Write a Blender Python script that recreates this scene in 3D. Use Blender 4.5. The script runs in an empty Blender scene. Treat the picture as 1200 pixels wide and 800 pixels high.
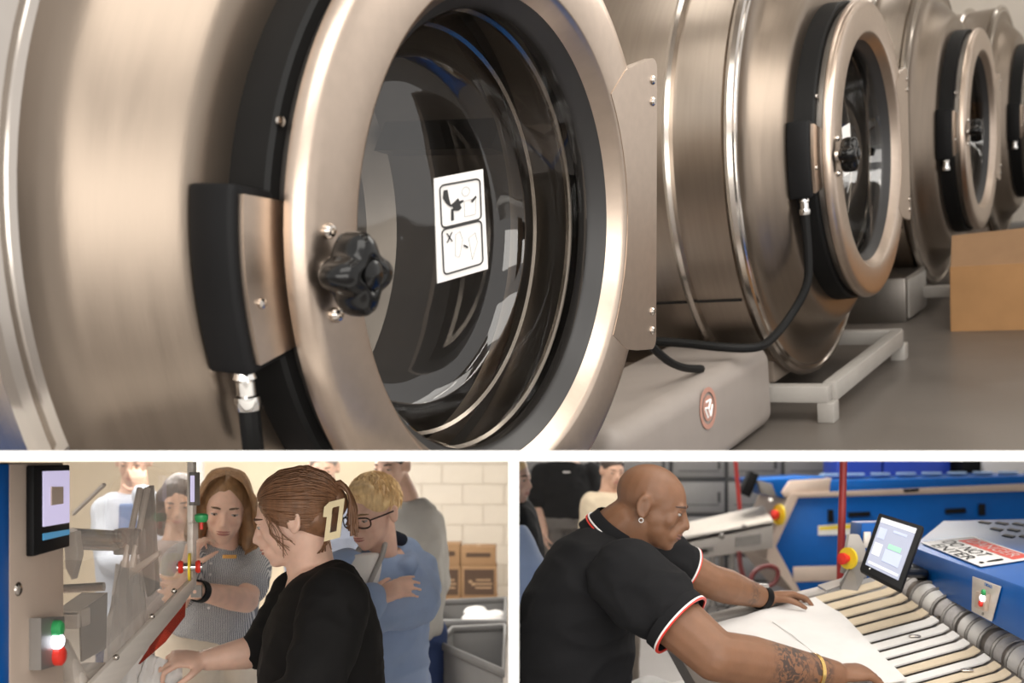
import bpy, bmesh, math, random
import numpy as np
from mathutils import Vector, Matrix, noise
random.seed(7)
SC = bpy.context.scene
COL = SC.collection
# ------------------------------------------------------------------ camera
F = 1250.0            # focal length in pixels of the 1200x800 frame
PX, PY = 600.0, 534.0 # principal point: the eye level runs along the floor slab
EYE = 1.68
cd = bpy.data.cameras.new('camera'); cam = bpy.data.objects.new('camera', cd); COL.objects.link(cam)
cam.location = (0, 0, EYE); cam.rotation_euler = (math.pi/2, 0, 0)
cd.sensor_width = 36; cd.lens = 36*F/1200; cd.shift_y = (PY-400)/1200
cd.clip_start = 0.05; cd.clip_end = 100
cd.dof.use_dof = True; cd.dof.focus_distance = 2.35; cd.dof.aperture_fstop = 0.0375/0.010
SC.camera = cam
# ------------------------------------------------------------------ world, exposure
w = bpy.data.worlds.new('world'); SC.world = w; w.use_nodes = True
bg = w.node_tree.nodes['Background']; bg.inputs[0].default_value = (1.0, .965, .93, 1); bg.inputs[1].default_value = .72
SC.view_settings.view_transform = 'Standard'; SC.view_settings.look = 'None'
SC.view_settings.exposure = 0.66; SC.view_settings.gamma = 1
SC.view_settings.use_curve_mapping = False
def area(name, loc, to, size, power, color=(1, .96, .9)):
    l = bpy.data.lights.new(name, 'AREA'); l.energy = power; l.color = color; l.shape = 'RECTANGLE'; l.size, l.size_y = size
    o = bpy.data.objects.new(name, l); COL.objects.link(o); o.location = loc
    o.rotation_euler = (Vector(to)-Vector(loc)).to_track_quat('-Z', 'Y').to_euler(); return o
area('hall_fill_light', (0.6, -1.2, 4.4), (0.3, 2.6, 1.2), (4.5, 2.0), 70)  # unseen area light added to whiten the slab edge from the front
area('front_fill_light', (-.3, -4.6, 1.3), (-.3, 3.2, 1.3), (11.0, 2.4), 230)  # added frontal fill behind the camera; no window stands there
area('finishing_fill_light', (-1.6, 4.6, 2.6), (-.9, 3.0, .9), (2.2, 1.2), 70)  # added fill over the left room, hidden by the near washer
area('ironing_fill_light', (1.3, 2.6, 3.3), (1.0, 3.2, .9), (1.8, 1.2), 16)  # added top light for the bald man; no fixture is built
# ------------------------------------------------------------------ helpers
def W(px, py, Y):
    return Vector(((px-PX)/F*Y, Y, EYE-(py-PY)/F*Y))
class MB:
    """collects shapes; build() links them as one mesh object"""
    def __init__(s): s.v = []; s.f = []
    def add(s, vs, fs):
        o = len(s.v); s.v += [tuple(v) for v in vs]; s.f += [tuple(i+o for i in f) for f in fs]; return s
    def box(s, c, size, M=None):
        x, y, z = [k/2 for k in size]; c = Vector(c)
        vs = [Vector((a*x, b*y, d*z)) for a in (-1, 1) for b in (-1, 1) for d in (-1, 1)]
        vs = [c+(M @ v if M else v) for v in vs]
        return s.add(vs, [(0,1,3,2),(4,6,7,5),(0,4,5,1),(2,3,7,6),(0,2,6,4),(1,5,7,3)])
    def hexa(s, p):   # 8 corners: bottom 4 ccw, top 4 ccw
        return s.add(p, [(3,2,1,0),(4,5,6,7),(0,1,5,4),(1,2,6,5),(2,3,7,6),(3,0,4,7)])
    def prism(s, poly, d):  # poly: 3d points in a plane, extruded by vector d
        n = len(poly); d = Vector(d); p = [Vector(q) for q in poly]
        return s.add(p+[q+d for q in p], [tuple(range(n))[::-1], tuple(range(n, 2*n))]+[(i, (i+1)%n, n+(i+1)%n, n+i) for i in range(n)])
    def cyl(s, a, b, r0, r1=None, n=16):
        return s.tube([a, b], [r0, r0 if r1 is None else r1], n)
    def tube(s, path, r, n=8, cap=True):
        path = [Vector(p) for p in path]; m = len(path)
        rs = r if isinstance(r, (list, tuple)) else [r]*m
        t0 = (path[1]-path[0]).normalized(); up = Vector((0,0,1)) if abs(t0.z) < .9 else Vector((1,0,0))
        a = t0.cross(up).normalized(); vs = []
        for i, p in enumerate(path):
            t = (path[min(i+1, m-1)]-path[max(i-1, 0)]).normalized()
            a = (a-t*a.dot(t)).normalized(); b = t.cross(a)
            vs += [p+(a*math.cos(2*math.pi*k/n)+b*math.sin(2*math.pi*k/n))*rs[i] for k in range(n)]
        fs = [(i*n+k, i*n+(k+1)%n, (i+1)*n+(k+1)%n, (i+1)*n+k) for i in range(m-1) for k in range(n)]
        if cap: fs += [tuple(range(n))[::-1], tuple(range((m-1)*n, m*n))]
        return s.add(vs, fs)
    def lathe(s, prof, n=96, axis='Y', a0=0, a1=2*math.pi, c=(0,0,0), close=False):
        """profile of (R, y) swept round the local Y axis; close joins the last profile point to the first"""
        full = abs(a1-a0-2*math.pi) < 1e-6; m = n if full else n+1; k = len(prof); vs = []
        for i in range(m):
            t = a0+(a1-a0)*i/n
            for R, y in prof:
                p = (R*math.cos(t), y, R*math.sin(t)) if axis == 'Y' else (R*math.cos(t), R*math.sin(t), y)
                vs.append((p[0]+c[0], p[1]+c[1], p[2]+c[2]))
        fs = []; kk = k if close else k-1
        for i in range(n if full else n):
            j = (i+1) % m if full else i+1
            for q in range(kk):
                q2 = (q+1) % k; fs.append((i*k+q, i*k+q2, j*k+q2, j*k+q))
        if close and not full: fs += [tuple(range(k))[::-1], tuple(range((m-1)*k, m*k))]
        return s.add(vs, fs)
    def ell(s, c, r, M=None, n=16, m=10):
        c = Vector(c); r = (r,)*3 if not isinstance(r, (tuple, list)) else r; vs = []
        for i in range(1, m):
            ph = math.pi*i/m
            for k in range(n):
                t = 2*math.pi*k/n; v = Vector((r[0]*math.sin(ph)*math.cos(t), r[1]*math.sin(ph)*math.sin(t), r[2]*math.cos(ph)))
                vs.append(c+(M @ v if M else v))
        top = Vector((0,0,r[2])); vs += [c+(M @ top if M else top), c-(M @ top if M else top)]
        T = n*(m-1)
        fs = [(i*n+k, (i+1)*n+k, (i+1)*n+(k+1)%n, i*n+(k+1)%n) for i in range(m-2) for k in range(n)]
        fs += [(T, k, (k+1)%n) for k in range(n)]+[(T+1, (m-2)*n+(k+1)%n, (m-2)*n+k) for k in range(n)]
        return s.add(vs, fs)
    def cap(s, a, b, r0, r1=None, n=14):  # rounded tapered limb
        a, b = Vector(a), Vector(b); r1 = r0 if r1 is None else r1; d = (b-a).normalized(); pts = []; rs = []
        for i in range(1, 5):
            t = math.pi/2*i/5; pts.append(a-d*r0*math.cos(t)); rs.append(r0*math.sin(t))
        L = 4
        for i in range(L+1): pts.append(a.lerp(b, i/L)); rs.append(r0+(r1-r0)*i/L)
        for i in range(4, 0, -1):
            t = math.pi/2*i/5; pts.append(b+d*r1*math.cos(t)); rs.append(r1*math.sin(t))
        return s.tube(pts, rs, n)
    def loft(s, rings, n=24, cap=True):
        """rings: (centre, half-axis vector u, half-axis vector v)"""
        vs = []
        for c, u, v in rings:
            c, u, v = Vector(c), Vector(u), Vector(v)
            vs += [c+u*math.cos(2*math.pi*k/n)+v*math.sin(2*math.pi*k/n) for k in range(n)]
        m = len(rings)
        fs = [(i*n+k, i*n+(k+1)%n, (i+1)*n+(k+1)%n, (i+1)*n+k) for i in range(m-1) for k in range(n)]
        if cap: fs += [tuple(range(n))[::-1], tuple(range((m-1)*n, m*n))]
        return s.add(vs, fs)
    def mesh(s, name):
        me = bpy.data.meshes.new(name); me.from_pydata(s.v, [], s.f); me.update()
        bm = bmesh.new(); bm.from_mesh(me); bmesh.ops.recalc_face_normals(bm, faces=bm.faces); bm.to_mesh(me); bm.free()
        return me
    def build(s, name, mat, parent=None, bevel=0, seg=2, smooth=True, flat=False, ang=35, M=None, clip=None):
        me = s.mesh(name)
        return link(name, me, mat, parent, bevel, seg, smooth and not flat, ang, M, clip)
def link(name, me, mat, parent=None, bevel=0, seg=2, smooth=True, ang=35, M=None, clip=None):
    bm = bmesh.new(); bm.from_mesh(me)
    if clip:   # (point, normal) in local space: what lies on the outer side is cut off
        bmesh.ops.bisect_plane(bm, geom=bm.verts[:]+bm.edges[:]+bm.faces[:], plane_co=clip[0], plane_no=clip[1], clear_outer=True)
    if bevel:
        es = [e for e in bm.edges if len(e.link_faces) == 2 and e.calc_face_angle(0) > math.radians(30)]
        bmesh.ops.bevel(bm, geom=es, offset=bevel, segments=seg, profile=.5, affect='EDGES', clamp_overlap=True)
    for f in bm.faces: f.smooth = smooth
    if smooth:
        for e in bm.edges:
            if len(e.link_faces) == 2 and e.calc_face_angle(0) > math.radians(ang): e.smooth = False
    bm.to_mesh(me); bm.free()
    o = bpy.data.objects.new(name, me); COL.objects.link(o); me.materials.append(mat)
    if parent: o.parent = parent
    if M is not None: o.matrix_local = M
    return o
def thing(name, label, cat, loc=(0,0,0), M=None, group=None):
    o = bpy.data.objects.new(name, None); COL.objects.link(o); o.empty_display_size = .05
    if M is not None: o.matrix_world = M
    else: o.location = loc
    o['label'] = label; o['category'] = cat
    if group: o['group'] = group
    return o
def tag(o, label, cat, group=None):
    o['label'] = label; o['category'] = cat
    if group: o['group'] = group
    return o
def struct(o, label=None):
    o['kind'] = 'structure'
    if label: o['label'] = label
    return o
def text(name, s, size, mat, parent, M, extrude=.0004, align='CENTER'):
    c = bpy.data.curves.new(name, 'FONT'); c.body = s; c.size = size; c.align_x = align; c.align_y = 'CENTER'; c.extrude = extrude
    t = bpy.data.objects.new(name, c); COL.objects.link(t)
    me = bpy.data.meshes.new_from_object(t.evaluated_get(bpy.context.evaluated_depsgraph_get()))
    bpy.data.objects.remove(t); me.materials.clear(); me.materials.append(mat)
    o = bpy.data.objects.new(name, me); COL.objects.link(o); o.parent = parent; o.matrix_local = M; return o
def basis(x, y, z, o=(0,0,0)):
    M = Matrix((Vector(x), Vector(y), Vector(z))).transposed().to_4x4(); M.translation = Vector(o); return M
# ------------------------------------------------------------------ materials
def mat(name, col, rough=.5, metal=0, var=.06, scale=12, bump=0, bscale=60, stretch=(1,1,1), emit=0, spec=.5, coat=0, sss=0, rvar=0, alpha=1, trans=0, aniso=0):
    m = bpy.data.materials.new(name); m.use_nodes = True; nt = m.node_tree; b = nt.nodes['Principled BSDF']; L = nt.links.new
    tc = nt.nodes.new('ShaderNodeTexCoord'); mp = nt.nodes.new('ShaderNodeMapping'); mp.inputs['Scale'].default_value = stretch
    L(tc.outputs['Object'], mp.inputs['Vector'])
    no = nt.nodes.new('ShaderNodeTexNoise'); no.inputs['Scale'].default_value = scale; no.inputs['Detail'].default_value = 4
    L(mp.outputs[0], no.inputs['Vector'])
    cr = nt.nodes.new('ShaderNodeValToRGB'); L(no.outputs['Fac'], cr.inputs[0])
    a = [max(0, c*(1-var)) for c in col]; d = [min(1, c*(1+var)) for c in col]
    cr.color_ramp.elements[0].position = .3; cr.color_ramp.elements[1].position = .7
    cr.color_ramp.elements[0].color = (*a, 1); cr.color_ramp.elements[1].color = (*d, 1)
    L(cr.outputs[0], b.inputs['Base Color'])
    b.inputs['Roughness'].default_value = rough; b.inputs['Metallic'].default_value = metal
    b.inputs['Specular IOR Level'].default_value = spec; b.inputs['Coat Weight'].default_value = coat
    b.inputs['Anisotropic'].default_value = aniso
    if trans: b.inputs['Transmission Weight'].default_value = trans
    if alpha < 1: b.inputs['Alpha'].default_value = alpha
    if sss:
        b.inputs['Subsurface Weight'].default_value = sss; b.inputs['Subsurface Radius'].default_value = (.012, .005, .003); b.inputs['Subsurface Scale'].default_value = 1
    if emit: b.inputs['Emission Color'].default_value = (*col, 1); b.inputs['Emission Strength'].default_value = emit
    if rvar:
        mr = nt.nodes.new('ShaderNodeMapRange'); mr.inputs[3].default_value = rough-rvar; mr.inputs[4].default_value = rough+rvar
        L(no.outputs['Fac'], mr.inputs[0]); L(mr.outputs[0], b.inputs['Roughness'])
    if bump:
        n2 = nt.nodes.new('ShaderNodeTexNoise'); n2.inputs['Scale'].default_value = bscale; n2.inputs['Detail'].default_value = 3
        L(mp.outputs[0], n2.inputs['Vector']); bp = nt.nodes.new('ShaderNodeBump'); bp.inputs['Strength'].default_value = bump; bp.inputs['Distance'].default_value = .004
        L(n2.outputs['Fac'], bp.inputs['Height']); L(bp.outputs[0], b.inputs['Normal'])
    return m
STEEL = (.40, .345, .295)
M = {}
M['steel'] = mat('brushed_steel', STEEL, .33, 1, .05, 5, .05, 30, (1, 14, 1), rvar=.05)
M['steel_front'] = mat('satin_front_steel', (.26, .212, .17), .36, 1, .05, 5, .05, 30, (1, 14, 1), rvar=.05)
M['steel_door'] = mat('satin_door_steel', (.52, .425, .35), .32, 1, .04, 5, .04, 40, (8, 1, 8))
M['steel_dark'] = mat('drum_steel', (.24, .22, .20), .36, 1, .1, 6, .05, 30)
M['steel_polish'] = mat('polished_steel', (.52, .475, .43), .18, 1, .03)
M['chrome'] = mat('chrome', (.8, .79, .77), .1, 1, .02)
M['rubber'] = mat('black_rubber', (.006, .006, .006), .55, 0, .1, bump=.05, spec=.18)
M['rubber_grey'] = mat('grey_door_seal', (.020, .019, .019), .45, 0, .08)
M['plastic_black'] = mat('black_plastic', (.008, .008, .0085), .5, 0, .1, bump=.05, bscale=400, spec=.12)
M['bakelite'] = mat('glossy_black_knob', (.004, .004, .004), .16, 0, .0, spec=.35)
M['white'] = mat('white_paint', (.86, .85, .83), .5, 0, .01)
M['paper'] = mat('white_label', (.82, .80, .78), .6, 0, .02)
M['ink'] = mat('black_ink', (.02, .02, .02), .6, 0, 0)
M['ink_faint'] = mat('faded_ink', (.42, .40, .39), .6, 0, 0)
M['logo_red'] = mat('faded_red_print', (.42, .22, .17), .6, 0, .05)
def glass_mat(name, tint, gloss_rough=.02, ior=1.5, opacity=0., body=(.1,.1,.1)):
    m = bpy.data.materials.new(name); m.use_nodes = True; nt = m.node_tree; L = nt.links.new; nt.nodes.clear()
    out = nt.nodes.new('ShaderNodeOutputMaterial'); t = nt.nodes.new('ShaderNodeBsdfTransparent'); t.inputs[0].default_value = (*tint, 1)
    g = nt.nodes.new('ShaderNodeBsdfGlossy'); g.inputs['Roughness'].default_value = gloss_rough; g.inputs[0].default_value = (1,1,1,1)
    lw = nt.nodes.new('ShaderNodeLayerWeight'); lw.inputs[0].default_value = .5; pw = nt.nodes.new('ShaderNodeMath'); pw.operation = 'POWER'; pw.inputs[1].default_value = 4
    fr = nt.nodes.new('ShaderNodeMapRange'); fr.inputs[3].default_value = .07; fr.inputs[4].default_value = .6; mx = nt.nodes.new('ShaderNodeMixShader')
    L(lw.outputs['Facing'], pw.inputs[0]); L(pw.outputs[0], fr.inputs[0])
    L(fr.outputs[0], mx.inputs[0]); L(g.outputs[0], mx.inputs[2])
    if opacity:
        d = nt.nodes.new('ShaderNodeBsdfDiffuse'); d.inputs[0].default_value = (*body, 1); m2 = nt.nodes.new('ShaderNodeMixShader'); m2.inputs[0].default_value = opacity
        no = nt.nodes.new('ShaderNodeTexNoise'); no.inputs['Scale'].default_value = 6
        L(t.outputs[0], m2.inputs[1]); L(d.outputs[0], m2.inputs[2]); L(m2.outputs[0], mx.inputs[1])
    else: L(t.outputs[0], mx.inputs[1])
    L(mx.outputs[0], out.inputs[0]); return m
M['glass'] = glass_mat('door_glass', (.78, .76, .73), .02, 1.5)
# ================================================================== THE WASH FLOOR (upper level, on a raked floor)
U = .45   # one unit of the washer drawings in metres
def cw(v): return Vector((v[0], v[2], -v[1]))
N1 = cw((.8472, .1316, -.5147)).normalized(); N2 = cw((.8412, .0401, -.5392)).normalized()
R2 = cw((.5278, -.2778, .8027)).normalized(); UP = N2.cross(R2).normalized()
CAM = Vector((0, 0, EYE))
C1 = CAM+cw((.0205, -.887, 4.3665))*U
C2 = CAM+cw((.2258, -1.1242, 4.9072))*U+R2*5.6286*U
def machine_frame(C, n):
    up = (UP-n*UP.dot(n)).normalized(); r = up.cross(n)
    Mx = basis(r, -n, up, C); return Mx @ Matrix.Scale(U, 4)
def scaled(C, n): # unscaled frame, geometry built in metres
    up = (UP-n*UP.dot(n)).normalized(); r = up.cross(n)
    return basis(r, -n, up, C)
FR1, FR2 = scaled(C1, N1), scaled(C2, N2)
def loc_px(FR, px, py, axis, val):
    """point on the camera ray of a pixel where the washer's local coordinate has a value (washer units)"""
    inv = FR.inverted(); o = inv @ CAM; d = inv.to_3x3() @ Vector(((px-PX)/F, 1, -(py-PY)/F))
    t = (val*U-o[axis])/d[axis]; return (o+d*t)/U
SLAB = .0068      # the slab's top above eye level
CLIPZ = EYE+SLAB
def clip_local(FR):
    inv = FR.inverted(); return (inv @ Vector((0, 0, CLIPZ)), inv.to_3x3() @ Vector((0, 0, -1)))
HF = 2.13         # floor below a washer's centre, washer units
def ulathe(prof, **k): return MB().lathe([(R*U, y*U) for R, y in prof], **k)
def V(x, y, z): return Vector((x, y, z))*U
def arcpt(R, deg, y): t = math.radians(deg); return V(R*math.cos(t), y, R*math.sin(t))
def washer(FR, label, clip=False, detail=True, sticker=True, hose=None):
    t = thing('washer_extractor', label, 'washing machine', M=FR, group='washer extractors in a row'); c = clip_local(FR) if clip else None
    k = dict(parent=t, clip=c); S = M['steel']
    body = ulathe([(1.0, .66), (1.90, .64), (1.93, .66), (1.93, 1.05), (1.93, 1.16), (1.93, 2.7), (1.6, 2.85), (.2, 2.9)], n=120).build('outer_shell', S, **k)
    ulathe([(1.93, 1.06), (1.985, 1.07), (2.0, 1.10), (1.985, 1.13), (1.93, 1.14)], n=120).build('shell_band', M['steel_polish'], body, clip=c)
    MB().tube([arcpt(1.935, 212, .68), arcpt(1.935, 212, 2.6)], .010*U, 6).build('seam', M['rubber'], body, clip=c)
    ulathe([(1.90, .64), (1.95, .63), (1.965, .60), (1.95, .565), (1.915, .56), (1.90, .58), (1.885, .56), (1.86, .555)], n=120).build('rim', M['steel_polish'], **k)
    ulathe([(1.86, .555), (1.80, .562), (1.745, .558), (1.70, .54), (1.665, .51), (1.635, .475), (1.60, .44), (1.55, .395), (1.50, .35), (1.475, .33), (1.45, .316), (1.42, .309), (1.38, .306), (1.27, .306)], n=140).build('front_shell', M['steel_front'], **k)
    ulathe([(1.285, .31), (1.275, .16), (1.262, .145), (1.18, .14), (1.0, .14), (1.0, .31)], n=96).build('door_frame', M['rubber'], **k)
    ulathe([(1.225, .141), (1.225, .09), (1.0, .09)], n=96).build('catch_ring', M['steel_dark'], **k)
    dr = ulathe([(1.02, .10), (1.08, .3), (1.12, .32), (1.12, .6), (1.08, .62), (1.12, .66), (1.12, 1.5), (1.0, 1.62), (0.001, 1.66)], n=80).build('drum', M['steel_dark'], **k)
    if detail:
        for a in (20, 140, 260):
            MB().prism([arcpt(1.12, a-5, .7), arcpt(.96, a, .7), arcpt(1.12, a+5, .7)], V(0, .75, 0)).build('lifter', M['steel_dark'], dr, clip=c)
    # door: ring, hinge plate, seal, glass bowl, knob
    d = ulathe([(.945, .075), (.985, .02), (1.0, .004), (1.01, 0), (1.20, 0), (1.235, .004), (1.258, .018), (1.27, .045), (1.27, .075), (1.255, .085), (1.1, .085)], n=140).build('door', M['steel_door'], **k)
    pl = MB(); zs = .72; pts = []
    def rc(cx, cz, a0, a1, r=.05): return [V(cx+r*math.cos(math.radians(a0+(a1-a0)*i/5)), .0, cz+r*math.sin(math.radians(a0+(a1-a0)*i/5))) for i in range(6)]
    pts = [V(1.0, 0, -.66)]+[V(1.12, 0, -.69)]+rc(1.30, -zs+.05, -90, 0)+rc(1.30, zs-.05, 0, 90)+[V(1.12, 0, .69), V(1.0, 0, .66)]
    # keep the plate outside the glazed opening
    pts = pts+[V(1.02*math.cos(a), 0, 1.02*math.sin(a)) for a in np.linspace(.58, -.58, 13)]
    pl.prism([q+V(0, -.003, 0) for q in pts], V(0, .043, 0)).build('hinge_plate', M['steel_door'], d, clip=c, ang=25, smooth=False)
    for z in (.62, .52, -.52, -.62):
        MB().lathe([(.022*U, .0), (.022*U, -.008*U), (.014*U, -.016*U), (.0001, -.017*U)], n=12, c=V(1.30, 0, z)).build('bolt', M['steel_polish'], d, clip=c)
    ulathe([(.945, .075), (.93, .10), (.90, .13), (.885, .16), (.89, .2), (.98, .2)], n=96).build('door_seal', M['rubber_grey'], d, clip=c)
    gl = ulathe([(.885, .15), (.87, .20), (.855, .30), (.83, .42), (.80, .50), (.76, .55), (.70, .575), (.6, .585), (.4, .592), (.2, .596), (.001, .598)], n=96).build('door_glass', M['glass'], d, clip=c)
    ulathe([(.90, .24), (.885, .25), (.89, .27), (.93, .28)], n=96).build('glass_clamp_ring', M['steel_polish'], d, clip=c)
    ulathe([(.86, .42), (.845, .43), (.86, .44)], n=96).build('inner_seal_ring', M['steel_polish'], d, clip=c)
    # star knob on the left of the door ring
    kx, kz = -1.128, .02
    base = MB().lathe([(.052*U, 0), (.052*U, -.05*U), (.036*U, -.06*U)], n=24, c=V(kx, 0, kz)).build('knob_stem', M['chrome'], d, clip=c)
    prof = []
    kb = MB(); nn = 64; rings = []
    for (sc, y) in ((.40, -.03), (.84, -.035), (.96, -.05), (1.0, -.075), (1.0, -.11), (.965, -.135), (.88, -.152), (.74, -.162), (.52, -.168), (.44, -.166), (.40, -.158)):
        rings.append([V(kx+sc*R_*math.cos(th), y, kz+sc*R_*math.sin(th)) for th in np.linspace(0, 2*math.pi, nn, endpoint=False) for R_ in [.113+.022*math.cos(4*(th-1.5))]])
    vs = [p for r_ in rings for p in r_]; fs = [(i*nn+j, i*nn+(j+1)%nn, (i+1)*nn+(j+1)%nn, (i+1)*nn+j) for i in range(len(rings)-1) for j in range(nn)]
    fs += [tuple(range(nn))[::-1], tuple(range((len(rings)-1)*nn, len(rings)*nn))]
    kn = kb.add(vs, fs).build('star_knob', M['bakelite'], d, clip=c, ang=60)
    MB().lathe([(.046*U, -.15*U), (.045*U, -.170*U), (.034*U, -.176*U), (.0001, -.180*U)], n=32, c=V(kx, 0, kz)).build('knob_cap', M['bakelite'], d, clip=c)
    for z in (.155, -.115):
        b = MB().lathe([(.026*U, 0), (.026*U, -.010*U), (.018*U, -.022*U), (.010*U, -.024*U), (.010*U, -.012*U), (.0001, -.012*U)], n=16, c=V(kx-.01, 0, z)).build('button_bolt', M['steel_polish'], d, clip=c)
    # latch bracket with steel strike plate and cable gland
    a0, a1 = math.radians(167), math.radians(191)
    ulathe([(1.26, .13), (1.43, .13), (1.44, .15), (1.445, .31), (1.26, .31)], n=24, a0=a0, a1=a1, close=True).build('latch_bracket', M['plastic_black'], bevel=.006, **k)
    ulathe([(1.20, .105), (1.41, .105), (1.41, .128), (1.20, .128)], n=24, a0=math.radians(168.2), a1=math.radians(189.8), close=True).build('strike_plate', M['steel_door'], **k)
    MB().lathe([(.018*U, .104*U), (.016*U, .094*U), (.0001, .090*U)], n=12, c=arcpt(1.36, 182, 0)).build('rivet', M['steel_polish'], **k)
    MB().lathe([(.018*U, .139*U), (.016*U, .129*U), (.0001, .125*U)], n=12, c=arcpt(1.262, 157, 0)).build('rivet', M['steel_polish'], **k)
    g = arcpt(1.39, 191.5, .21)
    MB().lathe([(.036*U, 0), (.042*U, -.02*U), (.034*U, -.03*U), (.034*U, -.075*U), (.044*U, -.08*U), (.046*U, -.10*U), (.042*U, -.125*U), (.02*U, -.13*U)], n=12, axis='Z', c=g).build('cable_gland', M['chrome'], **k)
    # floor frame
    if not clip:
        for x0 in (-1.27, 1.27):
            MB().box(V(x0, 1.35, -HF+.24), (.14*U, 2.5*U, .14*U)).build('base_rail', M['base'], t, bevel=.004)
            for y0 in (.12, 2.4):
                MB().box(V(x0, y0, -HF+.085), (.16*U, .14*U, .17*U)).build('base_foot', M['base'], t, bevel=.004)
        MB().box(V(0, .12, -HF+.24), (2.4*U, .12*U, .16*U)).build('base_crossbar', M['base'], t, bevel=.004)
        MB().box(V(.1, 1.78, -HF+.60), (2.1*U, 2.2*U, .70*U)).build('base_pan', M['base_tan'], t, bevel=.01)
    else:
        pass
    if hose:
        p = [g+V(0, 0, -.12)]+hose
        MB().tube(smooth_path(p, 6), .036*U, 10).build('cable_conduit', M['rubber'], t, clip=c)
    return t, d
def smooth_path(p, n=6):
    p = [Vector(q) for q in p]; out = []
    for i in range(len(p)-1):
        a, b, c_, d_ = p[max(i-1, 0)], p[i], p[i+1], p[min(i+2, len(p)-1)]
        for j in range(n):
            t = j/n; out.append(.5*((2*b)+(c_-a)*t+(2*a-5*b+4*c_-d_)*t*t+(-a+3*b-3*c_+d_)*t*t*t))
    return out+[p[-1]]
M['base_tan'] = mat('tan_base_panel', (.30, .245, .20), .4, .3, .05)
M['off_white'] = mat('off_white_cabinet', (.26, .228, .205), .5, 0, .03)
M['base'] = mat('grey_painted_base', (.32, .30, .275), .5, 0, .05)
M['concrete'] = mat('polished_concrete', (.118, .103, .09), .35, 0, .12, 3, .03, 20, rvar=.1)
M['wall_cream'] = mat('cream_wall', (.66, .61, .545), .7, 0, .03, 2)
M['wall_tan'] = mat('tan_wall', (.26, .22, .185), .7, 0, .03, 2)
M['ceil'] = mat('ceiling_tile', (.62, .58, .53), .8, 0, .03, 3)
M['lamp'] = mat('lamp_diffuser', (1, .95, .88), .5, 0, 0, emit=4.5)
M['lamp_body'] = mat('lamp_housing', (.7, .7, .68), .4, .2, .02)
g1 = arcpt(1.39, 191.5, .21)/U
w1, door1 = washer(FR1, 'nearest large stainless washer with instruction sticker behind its round glass door', clip=True, hose=[V(g1.x, .22, g1.z-.5), V(g1.x, .26, g1.z-1.2)])
hp = [loc_px(FR2, *q, 0, v)*U for q, v in (((947, 300), -1.36), ((945, 335), -1.38), ((925, 372), -1.5), ((903, 398), -1.75), ((885, 407), -2.02), ((850, 407), -2.15), ((800, 402), -2.2), ((745, 398), -2.25))]
w2, door2 = washer(FR2, 'second stainless washer in the row with black conduit bending below its door', hose=hp)
FR3 = FR2.copy(); FR3.translation = C2+R2*5.6286*U
w3, door3 = washer(FR3, 'third stainless washer in the row standing beside the cardboard box')
FR4 = FR2.copy(); FR4.translation = C2+R2*2*5.6286*U
w4, door4 = washer(FR4, 'farthest stainless washer cut by the right edge of the picture', detail=False)
# sticker with pictograms on the near door's glass
def loc_pl(px, py, y): return loc_px(FR1, px, py, 1, y)*U
sy = .05
cs = [loc_pl(x, y, sy) for x, y in ((513, 332), (572, 315), (566, 198), (509, 209))]
up1 = (cs[3]-cs[0]+cs[2]-cs[1])/2; rt1 = (cs[1]-cs[0]+cs[2]-cs[3])/2; cc = sum(cs, Vector())/4
sk = MB().prism(cs, V(0, .004, 0)).build('instruction_sticker', M['paper'], w1, smooth=False)
sk['label'] = 'white pictogram instruction sticker'
def sp(u, v, e=-.0012): return cc+rt1*(u-.5)+up1*(v-.5)+Vector((0, e, 0))
def sticker_shape(name, pts, m, r=None, closed=False):
    p = [sp(*q) for q in pts]
    if r:
        if closed: p = p+[p[0], p[1]]
        MB().tube(p, r, 4, True).build(name, m, sk)
    else: MB().prism(p, (0, -.0006, 0)).build(name, m, sk, smooth=False)
def rrect(u0, v0, u1, v1, r=.08, ry=.04):
    o = []
    for cx, cy, a in ((u1-r, v1-ry, 0), (u0+r, v1-ry, 90), (u0+r, v0+ry, 180), (u1-r, v0+ry, 270)):
        o += [(cx+r*math.cos(math.radians(a+b)), cy+ry*math.sin(math.radians(a+b))) for b in (0, 30, 60, 90)]
    return o
sticker_shape('panel_border', rrect(.10, .52, .90, .92), M['ink'], .0016, True)
sticker_shape('panel_border', rrect(.10, .07, .90, .505), M['ink'], .0016, True)
sticker_shape('pictogram_hand', [(.15, .80), (.17, .87), (.24, .87), (.26, .79), (.29, .72), (.36, .74), (.44, .77), (.46, .74), (.54, .745), (.54, .725), (.47, .71), (.50, .67), (.44, .65), (.34, .66), (.33, .70), (.27, .71), (.20, .75)], M['ink'])
sticker_shape('pictogram_post', [(.29, .57), (.34, .57), (.335, .68), (.30, .68)], M['ink'])
sticker_shape('pictogram_figure', [(.60+.08*math.cos(a), .82+.045*math.sin(a)) for a in np.linspace(0, 6.28, 12, endpoint=False)], M['ink_faint'], .0005, True)
sticker_shape('pictogram_figure', [(.56, .58), (.78, .58), (.80, .74), (.56, .73)], M['ink_faint'], .0005, True)
sticker_shape('pictogram_arrow', [(.70, .72), (.80, .76), (.81, .74), (.72, .70)], M['ink'])
sticker_shape('pictogram_cross', [(.18, .46), (.20, .46), (.30, .37), (.28, .37)], M['ink'])
sticker_shape('pictogram_cross', [(.28, .46), (.30, .46), (.20, .37), (.18, .37)], M['ink'])
sticker_shape('pictogram_figure', [(.36, .43), (.45, .45), (.50, .36), (.42, .20), (.34, .22)], M['ink_faint'], .0005, True)
sticker_shape('pictogram_figure', [(.62, .36), (.76, .40), (.80, .30), (.68, .14)], M['ink_faint'], .0005, True)
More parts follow.
